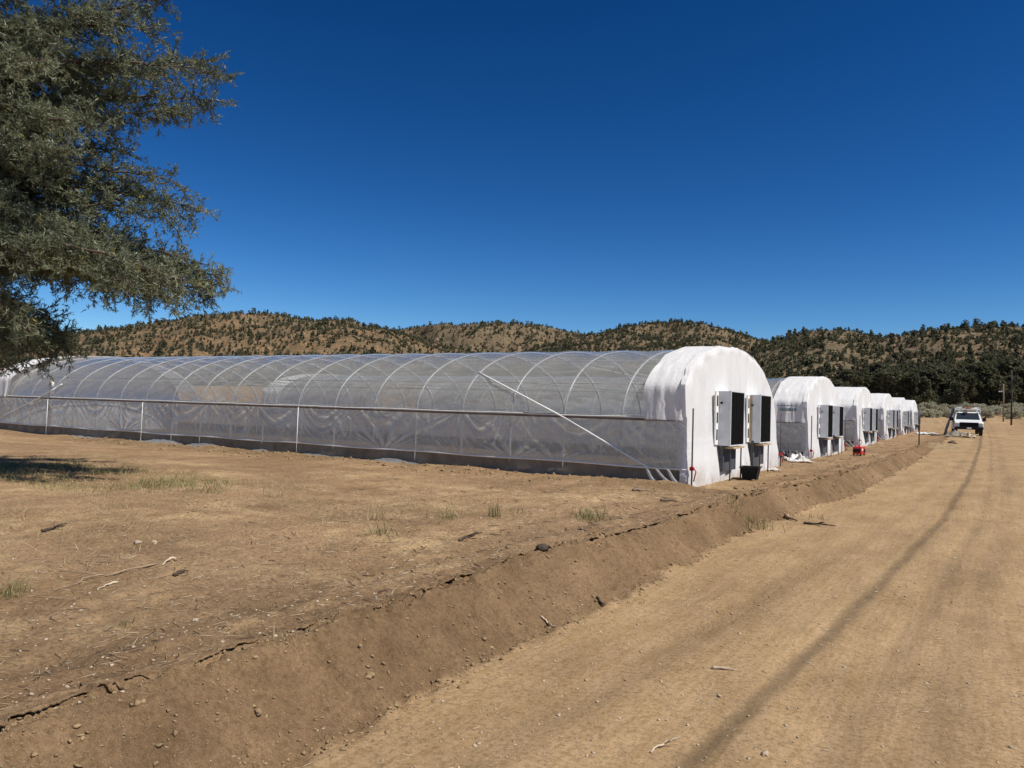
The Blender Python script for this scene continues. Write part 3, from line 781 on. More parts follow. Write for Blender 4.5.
def make_greenhouse(loc, label):
    g = empty('greenhouse', loc, label, 'greenhouse', 'greenhouses standing in one row along the dirt road')
    a = even_a(0, 1, 49)
    y, z = prof(a)
    for k in range(21):
        jx = -.10 - k * BAY
        pts = [(jx + float(lean(jx, zz)) * (k == 0), yy, zz) for yy, zz in zip(y, z)]
        pts[0] = (jx, y[0], -.35); pts[-1] = (jx, y[-1], -.35)
        if k == 0:
            MB().tube(pts, .024, 8).build('hoop', M['galv'], g, True)
        elif k == 1:
            hm = MB().tube(pts, .024, 8).build('hoop', M['galv'], g, True).data
        else:
            o = link('hoop', hm, g, ((1 - k) * BAY, 0, 0))
    for aa in (.5, .36, .64, AH + .10, 1 - AH - .10):
        yy, zz = prof(aa, -.075)
        MB().tube([(-.40, float(yy), float(zz)), (-L, float(yy), float(zz))], .012, 6).build('purlin', M['dullsteel'], g, True)
    for yy in (-.055, W + .055):
        s = -1 if yy < 0 else 1
        MB().box((-L - .02, min(yy, yy + s * .04), HIP - .062), (-.14, max(yy, yy + s * .04), HIP - .012), .006).build('eave_rail', M['rail'], g)
        MB().tube([(-L - .05 + i * (L - .09) / 60, yy + s * .03 + .006 * math.sin(i * 1.7), HIP + .012 + .008 * math.sin(i * .9)) for i in range(61)], .014, 6).build('lock_channel', M['whitepipe' if yy < 0 else 'galv'], g, True)
        MB().tube([(-L - .1 + i * (L + .1) / 80, yy + s * .035 + .006 * math.sin(i * 1.3), .37 + .012 * math.sin(i * .55)) for i in range(81)], .022, 7).build('roll_bar', M['whitepipe' if yy < 0 else 'galv'], g, True)
    roof_film('roof_film', g)
    curtain('side_curtain', g, False, 0); curtain('side_curtain', g, True, 4)
    for far in (0, 1):       # ground skirt
        nx = 300; nz = 8; xs = np.linspace(-L, .0, nx); t = np.linspace(0, 1, nz); Xg, T = np.meshgrid(xs, t, indexing='ij')
        d = .02 + .03 * fbm(Xg * .8, T * 1.2, 31 + far, 3) + .10 * (1 - T) ** 2 * vn(Xg * .7, T * 0, 33)
        yv = (W + d) if far else -d
        obj('ground_skirt', np.stack([Xg, yv, -.1 + T * .45], -1).reshape(-1, 3), grid_faces(nx, nz), M['skirt'], g, True)
    for k in range(1, 20, 2):    # cross ties
        yy, zz = prof(.25, -.04); y2, z2 = prof(.75, -.04)
        MB().tube([(-k * BAY, float(yy), float(zz)), (-k * BAY, float(y2), float(z2))], .012, 6).build('cross_tie', M['dullsteel'], g, True)
    for x0, x1, aa0, aa1 in ((-L + .3, -L + 6, .15, .42), (-.4, -6, .85, .6)):
        pts = []
        for i in range(13):
            f = i / 12; yy, zz = prof(aa0 + (aa1 - aa0) * f, -.06); pts.append((x0 + (x1 - x0) * f, float(yy), float(zz)))
        MB().tube(pts, .016, 6).build('wind_brace', M['galv'], g, True)
    for yy in (-.09, W + .09):
        s = -1 if yy < 0 else 1
        MB().tube([(.12, yy, -.3), (.12, yy, 1.75)], .019, 8).build('corner_pole', M['screen'], g, True)
        c = MB().tube([(.12, yy - .035, .40), (.12, yy + .035, .40)], .052, 12).build('crank', M['red'], g)
        MB().tube([(.17, yy, .40), (.22, yy + s * .02, .34), (.17, yy + s * .02, .12)], .016, 6).build('crank_handle', M['red'], c, True)
    nx = 60; nz = 40; Xg, Zg = np.meshgrid(np.linspace(-1.0, -.06, nx), np.linspace(.36, HIP + .01, nz), indexing='ij')
    dd = .018 * np.sin((Xg + .9 * Zg) * 34 + 3 * vn(Xg * 3, Zg * 3, 5)) * sstep(.75, 1.5, Zg) * vn(Xg * 4, Zg, 6) + .02 * fbm(Xg * 3, Zg * 1.2, 7, 3) + .012 * fbm(Xg * 12, Zg * 1.5, 8, 2)
    obj('side_panel', np.stack([Xg + .03 * fbm(Zg * 3, Xg * 0, 9, 2), -.115 - dd, Zg], -1).reshape(-1, 3), grid_faces(nx, nz), M['panel'], g, True)
    for (xa, za, xb, zb) in ((-.95, .36, -.72, .02), (-.75, .37, -.35, .03), (-.45, .37, -.18, .02)):    # tails of rolled film under the bar
        n = 10; vs = []
        for i in range(n):
            f = i / (n - 1); w = .03 + .035 * f
            for q in (-1, 0, 1): vs.append((xa + (xb - xa) * f + q * w, -.13 - .06 * f - .02 * (q == 0), za + (zb - za) * f + .01 * math.sin(i)))
        obj('film_tail', np.array(vs), grid_faces(n, 3), M['flap'], g, True)
    end_cover('end_cover', g, 1, 601); end_cover('end_cover', g, -1, 641)
    bay_sheet('bay_sheet', g, -1.02, -.02, 681); bay_sheet('bay_sheet', g, -1.55, -.02, 701, True)
    for yy0, yy1 in ((2.1, 3.3), (5.15, 6.4)):   # dark screened openings under the coolers
        MB().box((.13, yy0, .22), (.20, yy1, .92), .006).build('vent_screen', M['screen'], g)
    return g

gh_z = [0.0, -.06, .05, .13, .22, .34]
gh_lab = ['nearest and largest white greenhouse, its whole translucent long side facing the camera',
          'second greenhouse along the row, with a teal printed mark on its white side sheet',
          'third greenhouse along the row, standing behind the red generator',
          'fourth greenhouse along the row, narrow white gable with grey cooler boxes',
          'fifth greenhouse along the row, last but one before the thin post',
          'sixth and farthest greenhouse, small white gable at the end of the row']
G1 = make_greenhouse((GHX, 17.03, 0), gh_lab[0])
def register(o):
    ALL_KIDS[o.name] = list(o.children)
    for c in o.children: register(c)
bpy.context.view_layer.update()
register(G1)
GH = [G1]
for k in range(1, 6):
    c = copy_tree(G1); c.location = (GHX, 17.03 + 14.7 * k, gh_z[k]); c['label'] = gh_lab[k]; GH.append(c)
bpy.context.view_layer.update()
for k, g in enumerate(GH[1:], 1):         # each front sheet hangs and covers a little differently
    kids = list(g.children)
    covers = [c for c in kids if c.name.startswith('end_cover')]
    old = [c for c in covers if c.data.vertices[0].co.x > -5][0]
    n = end_cover('end_cover', g, 1, 601 + 100 * k); bpy.data.objects.remove(old)
    old = [c for c in g.children if c.name.startswith('bay_sheet') and c.data.vertices[0].co.x > -5][0]
    bpy.data.objects.remove(old)
    bay_sheet('bay_sheet', g, (-1.35, -3.1, -2.6, -3.2, -3.0)[k - 1], -.02, 681 + 50 * k)
# teal printing on the second greenhouse's sheet
mb = MB(); r = random.Random(3)
x = -1.15
while x < -.45:
    w = r.uniform(.05, .13); mb.box((x, -.235, 2.10), (x + w, -.222, 2.14)); x += w + .035
x = -1.05
while x < -.5:
    w = r.uniform(.04, .1); mb.box((x, -.245, 1.90), (x + w, -.232, 2.02)); x += w + .02
mb.build('printed_mark', M['teal'], GH[1])

# things peculiar to the nearest greenhouse
def surf(px, py, off=.05):
    """point of greenhouse 1's skin under a pixel, in its local frame"""
    d = ray(px, py); off += .05 * (py > 380)
    for s in np.linspace(14, 60, 4000):
        p = CAM + d * s; ly = p[1] - 17.03; lz = p[2]
        if ly > -off and lz < 1.5: return (p[0] - GHX, p[1] - 17.03, p[2])
        if ly > -off:
            yy = np.clip(ly, 0, W / 2); c = abs((W / 2 - yy) / (W / 2 + off)); zt = 1.38 + (2.00 + off) * (1 - min(c, 1) ** PEXP) ** (1 / PEXP)
            if lz < zt: return (p[0] - GHX, p[1] - 17.03, p[2])
    return None
def trace(pxs, name, r, mat):
    pts = []
    for (ax, ay), (bx, by) in zip(pxs[:-1], pxs[1:]):
        for f in np.linspace(0, 1, 12)[:-1]:
            q = surf(ax + (bx - ax) * f, ay + (by - ay) * f)
            if q: pts.append(q)
    q = surf(*pxs[-1])
    if q: pts.append(q)
    return MB().tube(pts, r, 7).build(name, M[mat], G1, True)
trace([(649, 468), (565, 418), (478, 372)], 'diagonal_brace', .022, 'whitepipe')
trace([(2, 416.5), (38, 398.5), (62, 384)], 'diagonal_brace', .022, 'whitepipe')
def stake(px, y0, y1, r=.009, mat='whitepipe'):
    q = surf(px, y0, .12); t = at_y(px + .02 * (y1 - y0), y1, 16.90)
    return MB().tube([(q[0], -.15, -.2), (q[0], -.13, t[2])], r, 7).build('stake', M[mat], G1, True)
for px in (46, 141, 297): stake(px, 420, {46: 399, 141: 402, 297: 407}[px])
q = surf(41, 415, .1)
wp = MB().box((q[0] - .055, .14, -.2), (q[0] + .055, .23, 2.15), .01).build('wooden_post', M['rawwood'], G1)
MB().box((q[0] + .055, .14, 1.93), (q[0] + .17, .23, 2.11), .02).build('junction_box', M['whitepipe'], wp)
# loose white film flaps lying along the foot of the long wall
def flap(px0, px1, seed):
    a = surf(px0, 440, .2)[0]; b = surf(px1, 440, .2)[0]
    nx = 60; nt = 14; X, T = np.meshgrid(np.linspace(a, b, nx), np.linspace(0, 1, nt), indexing='ij')
    u = (X - a) / (b - a); env = np.sin(u * PI) ** .6
    hgt = (.03 + .13 * vn(X * 1.3, X * 0, seed)) * env
    y = -.12 - .34 * T - .06 * fbm(X * 2, T * 2, seed + 1, 2); z = .02 + hgt * (1 - T) ** 1.3 + .03 * fbm(X * 4, T * 3, seed + 2, 3)
    return obj('film_flap', np.stack([X, y, z], -1).reshape(-1, 3), grid_faces(nx, nt), M['flap'], G1, True)
for i, (p0, p1) in enumerate(((62, 108), (132, 182), (183, 238), (248, 268), (291, 338), (370, 418))): flap(p0, p1, 800 + 7 * i)

# ------------------------------------------------------------------ coolers
def make_cooler(loc, label):
    c = empty('evaporative_cooler', loc, label, 'cooler', 'cooler boxes on the greenhouse fronts')
    D, Wd, z0, z1 = .36, 1.27, .86, 2.22
    h = MB()
    h.box((-.22, 0, z0), (D - .05, Wd, z1), .012)
    h.box((D - .05, -.01, z0 - .01), (D, .022, z1 + .01), .004).box((D - .05, Wd - .022, z0 - .01), (D, Wd + .01, z1 + .01), .006)
    h.box((D - .05, .022, z1 - .02), (D, Wd - .022, z1 + .01), .004).box((D - .05, .022, z0 - .01), (D, Wd - .022, z0 + .02), .004)
    hh = h.build('housing', M['boxmetal'], c)
    MB().tube([(.12, -.004, z1 - .30), (.12, -.03, z1 - .30)], .03, 8).build('fitting', M['dark'], hh)
    p = MB()
    n = 5; w = (Wd - .046) / n
    for i in range(n): p.box((D - .049, .023 + i * w + .012, z0 + .021), (D - .006, .023 + (i + 1) * w - .012, z1 - .021), .004)
    p.box((D - .0499, .0235, z0 + .0215), (D - .03, Wd - .0235, z1 - .0215))
    p.build('cooling_pad', M['pad'], c)
    f = MB().box((.012, -.24, z0 + .02), (.055, -.02, z1 - .02), .006).build('flange', M['whitepipe'], c)
    for k in range(3): MB().box((.05, -.19, z0 + .14 + k * .42), (.062, -.08, z0 + .40 + k * .42), .004).build('slot', M['dark'], f)
    MB().box((.05, .1, z0 - .075), (D + .06, .62, z0 - .03), .004).box((.05, .64, z0 - .075), (D + .02, Wd, z0 - .032), .004).build('shelf', M['rawwood'], c)
    for y in (.12, Wd - .12):
        MB().box((D - .05, y - .015, -.3), (D - .02, y + .015, z0 - .076), .004).build('leg', M['screen'], c)
    return c
coolA = make_cooler((GHX + .02, 19.12, 0), 'left cooler box on the nearest greenhouse front, grey housing with black pad')
bpy.context.view_layer.update(); register(coolA)
nm = ['nearest', 'second', 'third', 'fourth', 'fifth', 'farthest']
for k in range(6):
    for s, y in ((0, 19.12), (1, 22.20)):
        if k == 0 and s == 0: continue
        c = copy_tree(coolA); c.location = (GHX + .02, y + 14.7 * k, gh_z[k])
        c['label'] = '%s cooler box on the %s greenhouse front, grey housing with black pad' % (('left', 'right')[s], nm[k])
        if k == 0: MB().box((.06, -.012, .90), (.12, -.003, 2.2), .002).build('wood_strip', M['rawwood'], c); c['label'] = 'right cooler box on the nearest greenhouse front, with a yellowish wood strip on its side'

# black tub under the coolers
def tub():
    gp = on_ground(750.5, 479.5); root = empty('plastic_tub', (gp[0], gp[1], gp[2] - .02), 'black plastic tub sitting on the soil under the nearest coolers', 'tub', None, .12)
    def ring(w, d, z): w *= .66; d *= .8; z *= .95; return [(-d, -w, z), (d, -w, z), (d, w, z), (-d, w, z)]
    rs = [ring(.38, .20, 0), ring(.50, .27, .34), ring(.54, .31, .345), ring(.54, .31, .365), ring(.48, .25, .365), ring(.37, .19, .02)]
    vs = sum(rs, []); fs = [[0, 3, 2, 1]]
    for i in range(5): fs += [[i * 4 + k, i * 4 + (k + 1) % 4, i * 4 + 4 + (k + 1) % 4, i * 4 + 4 + k] for k in range(4)]
    fs.append([20, 21, 22, 23])
    MB().add(vs, fs).build('tub_body', M['dark'], root)
tub()

# crumpled white sheet at the second greenhouse's corner, scraps
def crumple(name, px, py, sx, sy, h, seed, mat, label, cat, rz=0):
    gp = on_ground(px, py); n = 34
    U, Vv = np.meshgrid(np.linspace(-1, 1, n), np.linspace(-1, 1, n), indexing='ij')
    rr = np.hypot(U, Vv); edge = 1 + .35 * fbm(np.cos(np.arctan2(Vv, U)) * 1.5, np.sin(np.arctan2(Vv, U)) * 1.5, seed, 2)
    X = U * sx * edge; Y = Vv * sy * edge
    Z = h * (np.abs(fbm(U * 2, Vv * 2, seed + 1, 4)) * 1.6 + .15) * np.clip(1.25 - rr * .8, .02, 1)
    return tag(obj(name, np.stack([X, Y, Z], -1).reshape(-1, 3), grid_faces(n, n), M[mat], None, False, None, (gp[0], gp[1], gp[2]), rz), label, cat)
crumple('plastic_sheet', 798, 461, .45, .75, .26, 41, 'sheet', 'crumpled white plastic sheet on the soil beside the second greenhouse', 'plastic sheet', .5)
crumple('plastic_scrap', 773, 470.5, .16, .24, .10, 44, 'sheet', 'small white plastic scrap on soil at the nearest greenhouse far corner', 'plastic scrap')
crumple('dark_cloth', 789, 459, .35, .6, .30, 46, 'screen', 'dark cloth heaped beside the crumpled white plastic sheet', 'cloth', .5)
crumple('scrap_board', 925, 434.2, .8, 1.5, .25, 48, 'boxmetal', 'flat grey-white scrap lying on the soil right of the thin post', 'scrap', .3)

# red generator
def generator():
    gp = on_ground(859, 455.5); root = empty('portable_generator', (gp[0], gp[1], gp[2]), 'bright red portable generator on the soil before the third greenhouse', 'generator', None, -.25)
    root.scale = (.8, .8, .9)
    MB().box((-.24, -.32, .06), (.24, .32, .42), .06).build('casing', M['red'], root, False)
    MB().tube([(-.1, -.22, .41), (-.1, -.2, .5), (-.1, .2, .5), (-.1, .22, .41)], .02, 8).build('carry_handle', M['red'], root, True)
    MB().tube([(0, .05, .42), (0, .05, .47)], .05, 12).build('fuel_cap', M['red'], root)
    MB().box((.235, .02, .14), (.25, .24, .32), .005).build('control_panel', M['dark'], root)
    MB().box((.235, -.26, .24), (.25, -.08, .33), .005).build('decal', M['whitepipe'], root)
    MB().box((-.2, -.335, .14), (.18, -.318, .32), .004).build('vent', M['dark'], root)
    for sx in (-.18, .18):
        for sy in (-.25, .25): MB().box((sx - .04, sy - .04, 0), (sx + .04, sy + .04, .065), .008).build('foot', M['dark'], root)
generator()

# thin post near the end of the row
gp = on_ground(919, 445); zt = at_y(918, 404, gp[1])[2]
root = empty('steel_post', tuple(gp), 'thin dark steel post standing alone past the end of the row', 'post')
MB().tube([(0, 0, -.3), (0, 0, (zt - gp[2]) * .6), (-.03, 0, zt - gp[2])], .032, 8).build('shaft', M['screen'], root, True)

# ------------------------------------------------------------------ pickup
def truck():
    Y = 73.0; p = at_y(969, 430, Y); gz = float(zg(p[0], Y))
    t = empty('pickup_truck', (p[0], Y, gz), 'white pickup truck with a ladder rack parked facing the camera on the road', 'pickup truck', None, math.radians(4))
    # local: front at y=0, body runs +y ; x across
    w = 1.0
    side = [(0.05, .55), (0.0, .75), (.03, 1.02), (.15, 1.14), (1.35, 1.24), (1.95, 1.86), (2.15, 1.93), (3.45, 1.93), (3.75, 1.80), (3.85, 1.22), (5.95, 1.22), (6.0, .6), (5.9, .5), (5.2, .48), (4.2, .48), (1.5, .48), (.9, .5)]
    def body(side, hw, name, mat, par, inset):
        mb = MB(); n = len(side)
        vs = []
        for sx in (-1, 1):
            for (y, z) in side: vs.append((sx * (hw - inset * max(0, (z - 1.2)) / .7), y, z))
        fs = [list(range(n))[::-1], list(range(n, 2 * n))] + [[i, (i + 1) % n, n + (i + 1) % n, n + i] for i in range(n)]
        return mb.add(vs, fs).build(name, mat, par)
    b = body(side, 1.0, 'body', M['paint'], t, .16)
    m = b.modifiers.new('Bevel', 'BEVEL'); m.width = .035; m.segments = 2; m.limit_method = 'ANGLE'
    # windshield
    MB().add([(-.86, 1.43, 1.29), (.86, 1.43, 1.29), (.76, 1.97, 1.84), (-.76, 1.97, 1.84), (-.86, 1.40, 1.30), (.86, 1.40, 1.30), (.76, 1.93, 1.86), (-.76, 1.93, 1.86)],
             [[0, 1, 2, 3], [7, 6, 5, 4], [0, 4, 5, 1], [1, 5, 6, 2], [2, 6, 7, 3], [3, 7, 4, 0]]).build('windscreen', M['glass'], t)
    for s in (-1, 1):
        MB().add([(s * .985, 1.62, 1.27), (s * .985, 3.5, 1.27), (s * .88, 3.4, 1.80), (s * .885, 2.12, 1.80), (s * .965, 1.62, 1.27), (s * .965, 3.5, 1.27), (s * .86, 3.4, 1.80), (s * .865, 2.12, 1.80)],
                 [[0, 1, 2, 3], [7, 6, 5, 4], [0, 4, 5, 1], [1, 5, 6, 2], [2, 6, 7, 3], [3, 7, 4, 0]]).build('side_window', M['glass'], t)
        mr = MB().box((s * 1.17 - .13, 1.50, 1.18), (s * 1.17 + .13, 1.62, 1.48), .03).build('mirror', M['dark'], t)
        MB().tube([(s * .96, 1.6, 1.28), (s * 1.1, 1.56, 1.28)], .03, 6).build('mirror_arm', M['dark'], mr)
        MB().box((s * .82 - .15, -.03, .80), (s * .82 + .15, .06, 1.02), .02).build('headlight', M['lamp'], t)
        for y in (.95, 4.75):
            wm = MB().tube([(s * .78, y, .41), (s * 1.0, y, .41)], .41, 20).build('wheel', M['tyre'], t, False)
            MB().tube([(s * .99, y, .41), (s * 1.015, y, .41)], .24, 16).build('rim', M['chrome'], wm)
        MB().box((s * 1.01 - .006, 1.75, 1.06), (s * 1.01 + .006, 1.92, 1.10), .003).build('door_handle', M['dark'], t)
    g = MB()
    for z in np.linspace(.74, 1.03, 6): g.box((-.64, -.045, z - .016), (.64, -.01, z + .016))
    g.box((-.66, -.02, .70), (.66, .03, 1.07)); g.build('grille', M['dark'], t)
    bp = MB().box((-1.0, -.16, .50), (1.0, .06, .70), .04).build('bumper', M['dark'], t)
    MB().box((-.16, -.185, .54), (.16, -.165, .66), .005).build('number_plate', M['whitepipe'], bp)
    rk = MB()
    for y in (1.9, 3.2, 4.6, 5.8):
        rk.tube([(-.92, y, 1.22 if y > 3.7 else 1.85), (-.90, y, 2.18), (.90, y, 2.18), (.92, y, 1.22 if y > 3.7 else 1.85)], .035, 6)
    for s in (-1, 1): rk.tube([(s * .90, 1.8, 2.18), (s * .90, 5.9, 2.18)], .035, 6)
    rk.build('ladder_rack', M['whitepipe'], t, True)
    # load on the rack
    z = gz + 2.22
    c, s_ = math.cos(math.radians(4)), math.sin(math.radians(4))
    def W_(x, y): return (p[0] + x * c - y * s_, Y + x * s_ + y * c, z)
    for k, (x, yy, m_, lab, nm_) in enumerate(((-.65, 2.3, 'whitepipe', 'white bundle lying left on the pickup ladder rack', 'white_bundle'), (.05, 2.0, 'orange', 'orange and pink plastic pipes on the pickup ladder rack', 'pipe_bundle'), (.6, 2.5, 'whitepipe', 'white bundle lying right on the pickup ladder rack', 'white_roll'))):
        mb = MB()
        for q in range(4): mb.tube([(-.09 + .09 * q, 0, .03 + .05 * (q % 2)), (-.09 + .09 * q, 2.6, .03 + .05 * (q % 2))], .05, 8)
        tag(mb.build(nm_, M[m_], None, True, W_(x, yy - .3), math.radians(4)), lab, 'pipes')
    # dark sheet leaning from rack to ground on the left side
    mb = MB(); n = 9; vs = []; fs = []
    for i in range(n):
        f = i / (n - 1)
        for j in range(6):
            y = 1.2 + 3.4 * j / 5
            vs.append((-1.0 - .62 * f + .05 * math.sin(j * 2.3 + i), y, 2.2 * (1 - f) + .06 * math.sin(i + j)))
    for i in range(n - 1):
        for j in range(5): a = i * 6 + j; fs.append([a, a + 1, a + 7, a + 6])
    o = mb.add(vs, fs).build('dark_tarp', M['tarp'], None, True, (p[0], Y, gz), math.radians(4))
    o.modifiers.new('Solid', 'SOLIDIFY').thickness = .03
    tag(o, 'dark navy tarp slanting from the pickup rack down to the ground', 'tarp')
truck()
crumple('scrap_pile', 962, 437, 1.0, .7, .42, 52, 'skirt', 'low heap of grey scrap on the ground before the pickup bumper', 'scrap')
crumple('straw_heap', 969, 437.8, .45, .3, .4, 55, 'palestick', 'small pale straw heap on the ground before the pickup bumper', 'straw')

# ------------------------------------------------------------------ small ground things
def blades(n, pos, h, w, lean, seed):
    r = np.random.default_rng(seed); a = r.uniform(0, 2 * PI, n); dirx, diry = np.cos(a), np.sin(a)
    hh = h * r.uniform(.5, 1.1, n); le = lean * r.uniform(.2, 1.2, n) * hh; ww = w * r.uniform(.6, 1.2, n)
    b = r.uniform(0, 2 * PI, n); sx, sy = np.cos(b) * ww / 2, np.sin(b) * ww / 2
    P = pos
    z = np.zeros(n)
    v0 = P + np.stack([sx, sy, z - .01], 1); v1 = P - np.stack([sx, sy, z + .01], 1)
    mid = P + np.stack([dirx * le * .45, diry * le * .45, hh * .6], 1)
    v2 = mid - np.stack([sx, sy, z], 1) * .7; v3 = mid + np.stack([sx, sy, z], 1) * .7
    v4 = P + np.stack([dirx * le, diry * le, hh], 1)
    V = np.stack([v0, v1, v2, v3, v4], 1).reshape(-1, 3)
    b5 = np.arange(n)[:, None] * 5
    Fc = np.concatenate([b5 + np.array([0, 1, 2]), b5 + np.array([0, 2, 3]), b5 + np.array([3, 2, 4])])
    return V, Fc

def tuft(px, py, n, h, spread, seed, label, mat='grass', tint=None, name='grass_tuft', lean=1.1):
    gp = on_ground(px, py); r = np.random.default_rng(seed)
    q = r.normal(size=(n, 2)) * spread * .5
    x = gp[0] + q[:, 0]; y = gp[1] + q[:, 1]
    pos = np.stack([q[:, 0], q[:, 1], zg(x, y) - gp[2]], 1)
    n = int(n * .55); pos = pos[:n]; V, Fc = blades(n, pos, h * r.uniform(.2, 1.15, n) ** 1.3, .006 + .003 * (gp[1] > 7), lean, seed)
    t = np.repeat(r.uniform(*(tint or (0, .95)), n), 5)
    return tag(obj(name, V, Fc, M[mat], None, False, {'tint': t}, tuple(gp)), label, 'grass')
tuft(592, 520, 330, .26, .34, 1, 'green grass tuft on soil above the bank, below the white brace end', tint=(.2, .95), lean=.9)
tuft(447, 518, 130, .26, .22, 2, 'green weed left of the thin dark upright weed on the field')
tuft(495, 516, 80, .38, .10, 3, 'thin upright dark green weed on the field, right of the low weed', tint=(0, .5), lean=.25)
tuft(519, 514, 60, .16, .22, 4, 'low sparse weed on the field right of the thin upright weed')
tuft(385, 536, 110, .24, .26, 5, 'sparse green weed nearest the middle of the bare field', tint=(0, .8))
tuft(376, 520, 50, .36, .12, 6, 'tall thin dry stalks behind the sparse green weed', 'straw')
tuft(334, 551, 40, .30, .12, 7, 'dry upright stalks on the field below the sparse green weed', 'straw', name='dry_stalks')
tuft(8, 596, 220, .20, .14, 8, 'short olive grass clump at the left edge of the field', tint=(.3, 1.))
tuft(127, 627, 70, .07, .07, 9, 'tiny grey-green sprig on the field near the bank', tint=(0, .3))
tuft(752, 526, 320, .24, .46, 10, 'green weed patch growing on the side of the bank', tint=(0, .75), lean=.8)
tuft(815, 518, 90, .14, .30, 11, 'low green weed at the foot of the bank beside dark sticks', tint=(0, .6))
tuft(274, 497, 90, .30, .20, 12, 'dry grass stalks midway along the field beyond the green grass', 'straw', name='dry_stalks')
tuft(207, 492, 130, .32, .42, 13, 'straggly dry and green stalks right of the shaded grass patch', tint=(.3, 1.))
tuft(246, 536, 60, .10, .2, 14, 'low dry grass scraps on the middle of the field', 'straw')
tuft(640, 603, 40, .06, .12, 15, 'few dry straw blades at the foot of the bank', 'straw', name='dry_stalks')
tuft(283, 640, 90, .10, .10, 16, 'small dry straw clump just above the crack in the bank', 'straw')

def grass_patch():
    r = np.random.default_rng(33); P = []; T = []
    def region(n, poly, h, mat, seed, name, label, tint, keep=0, lean_=1.4):
        xs = []; 
        while len(xs) < n:
            u, v = r.uniform(0, 1, 2); 
            x = poly[0][0] + (poly[1][0] - poly[0][0]) * u; y = poly[0][1] + (poly[1][1] - poly[0][1]) * v
            if vn(x * .9, y * .9, seed) + r.uniform(-.25, .25) > keep: xs.append((x, y))
        xs = np.array(xs); pos = np.stack([xs[:, 0], xs[:, 1], zg(xs[:, 0], xs[:, 1])], 1)
        V, Fc = blades(n, pos, h * (.3 + .9 * vn(xs[:, 0] * 1.3, xs[:, 1] * 1.3, seed + 50)) * r.uniform(.3, 1.2, n), .008, lean_, seed)
        tag(obj(name, V, Fc, M[mat], None, False, {'tint': np.repeat(r.uniform(*tint, n), 5)}), label, 'grass', None, 'stuff')
    a = on_ground(175, 492); b = on_ground(0, 470)
    region(4800, ((-19.5, 7.3), (-12.0, 10.5)), .22, 'grass', 34, 'grass', 'patch of short green and olive grass in the shade of the tree', (.1, 1.0), .52)
    region(6500, ((-20, 4.2), (-7.0, 11.2)), .09, 'straw', 36, 'dry_grass', 'thin dry straw coloured grass around the green patch', (0, 1), .50, 3.2)
    region(2400, ((-15, 4.5), (-4.4, 16)), .06, 'straw', 38, 'dry_stubble', 'sparse dry stubble scattered over the bare field', (0, 1), .60, 4.0)
grass_patch()

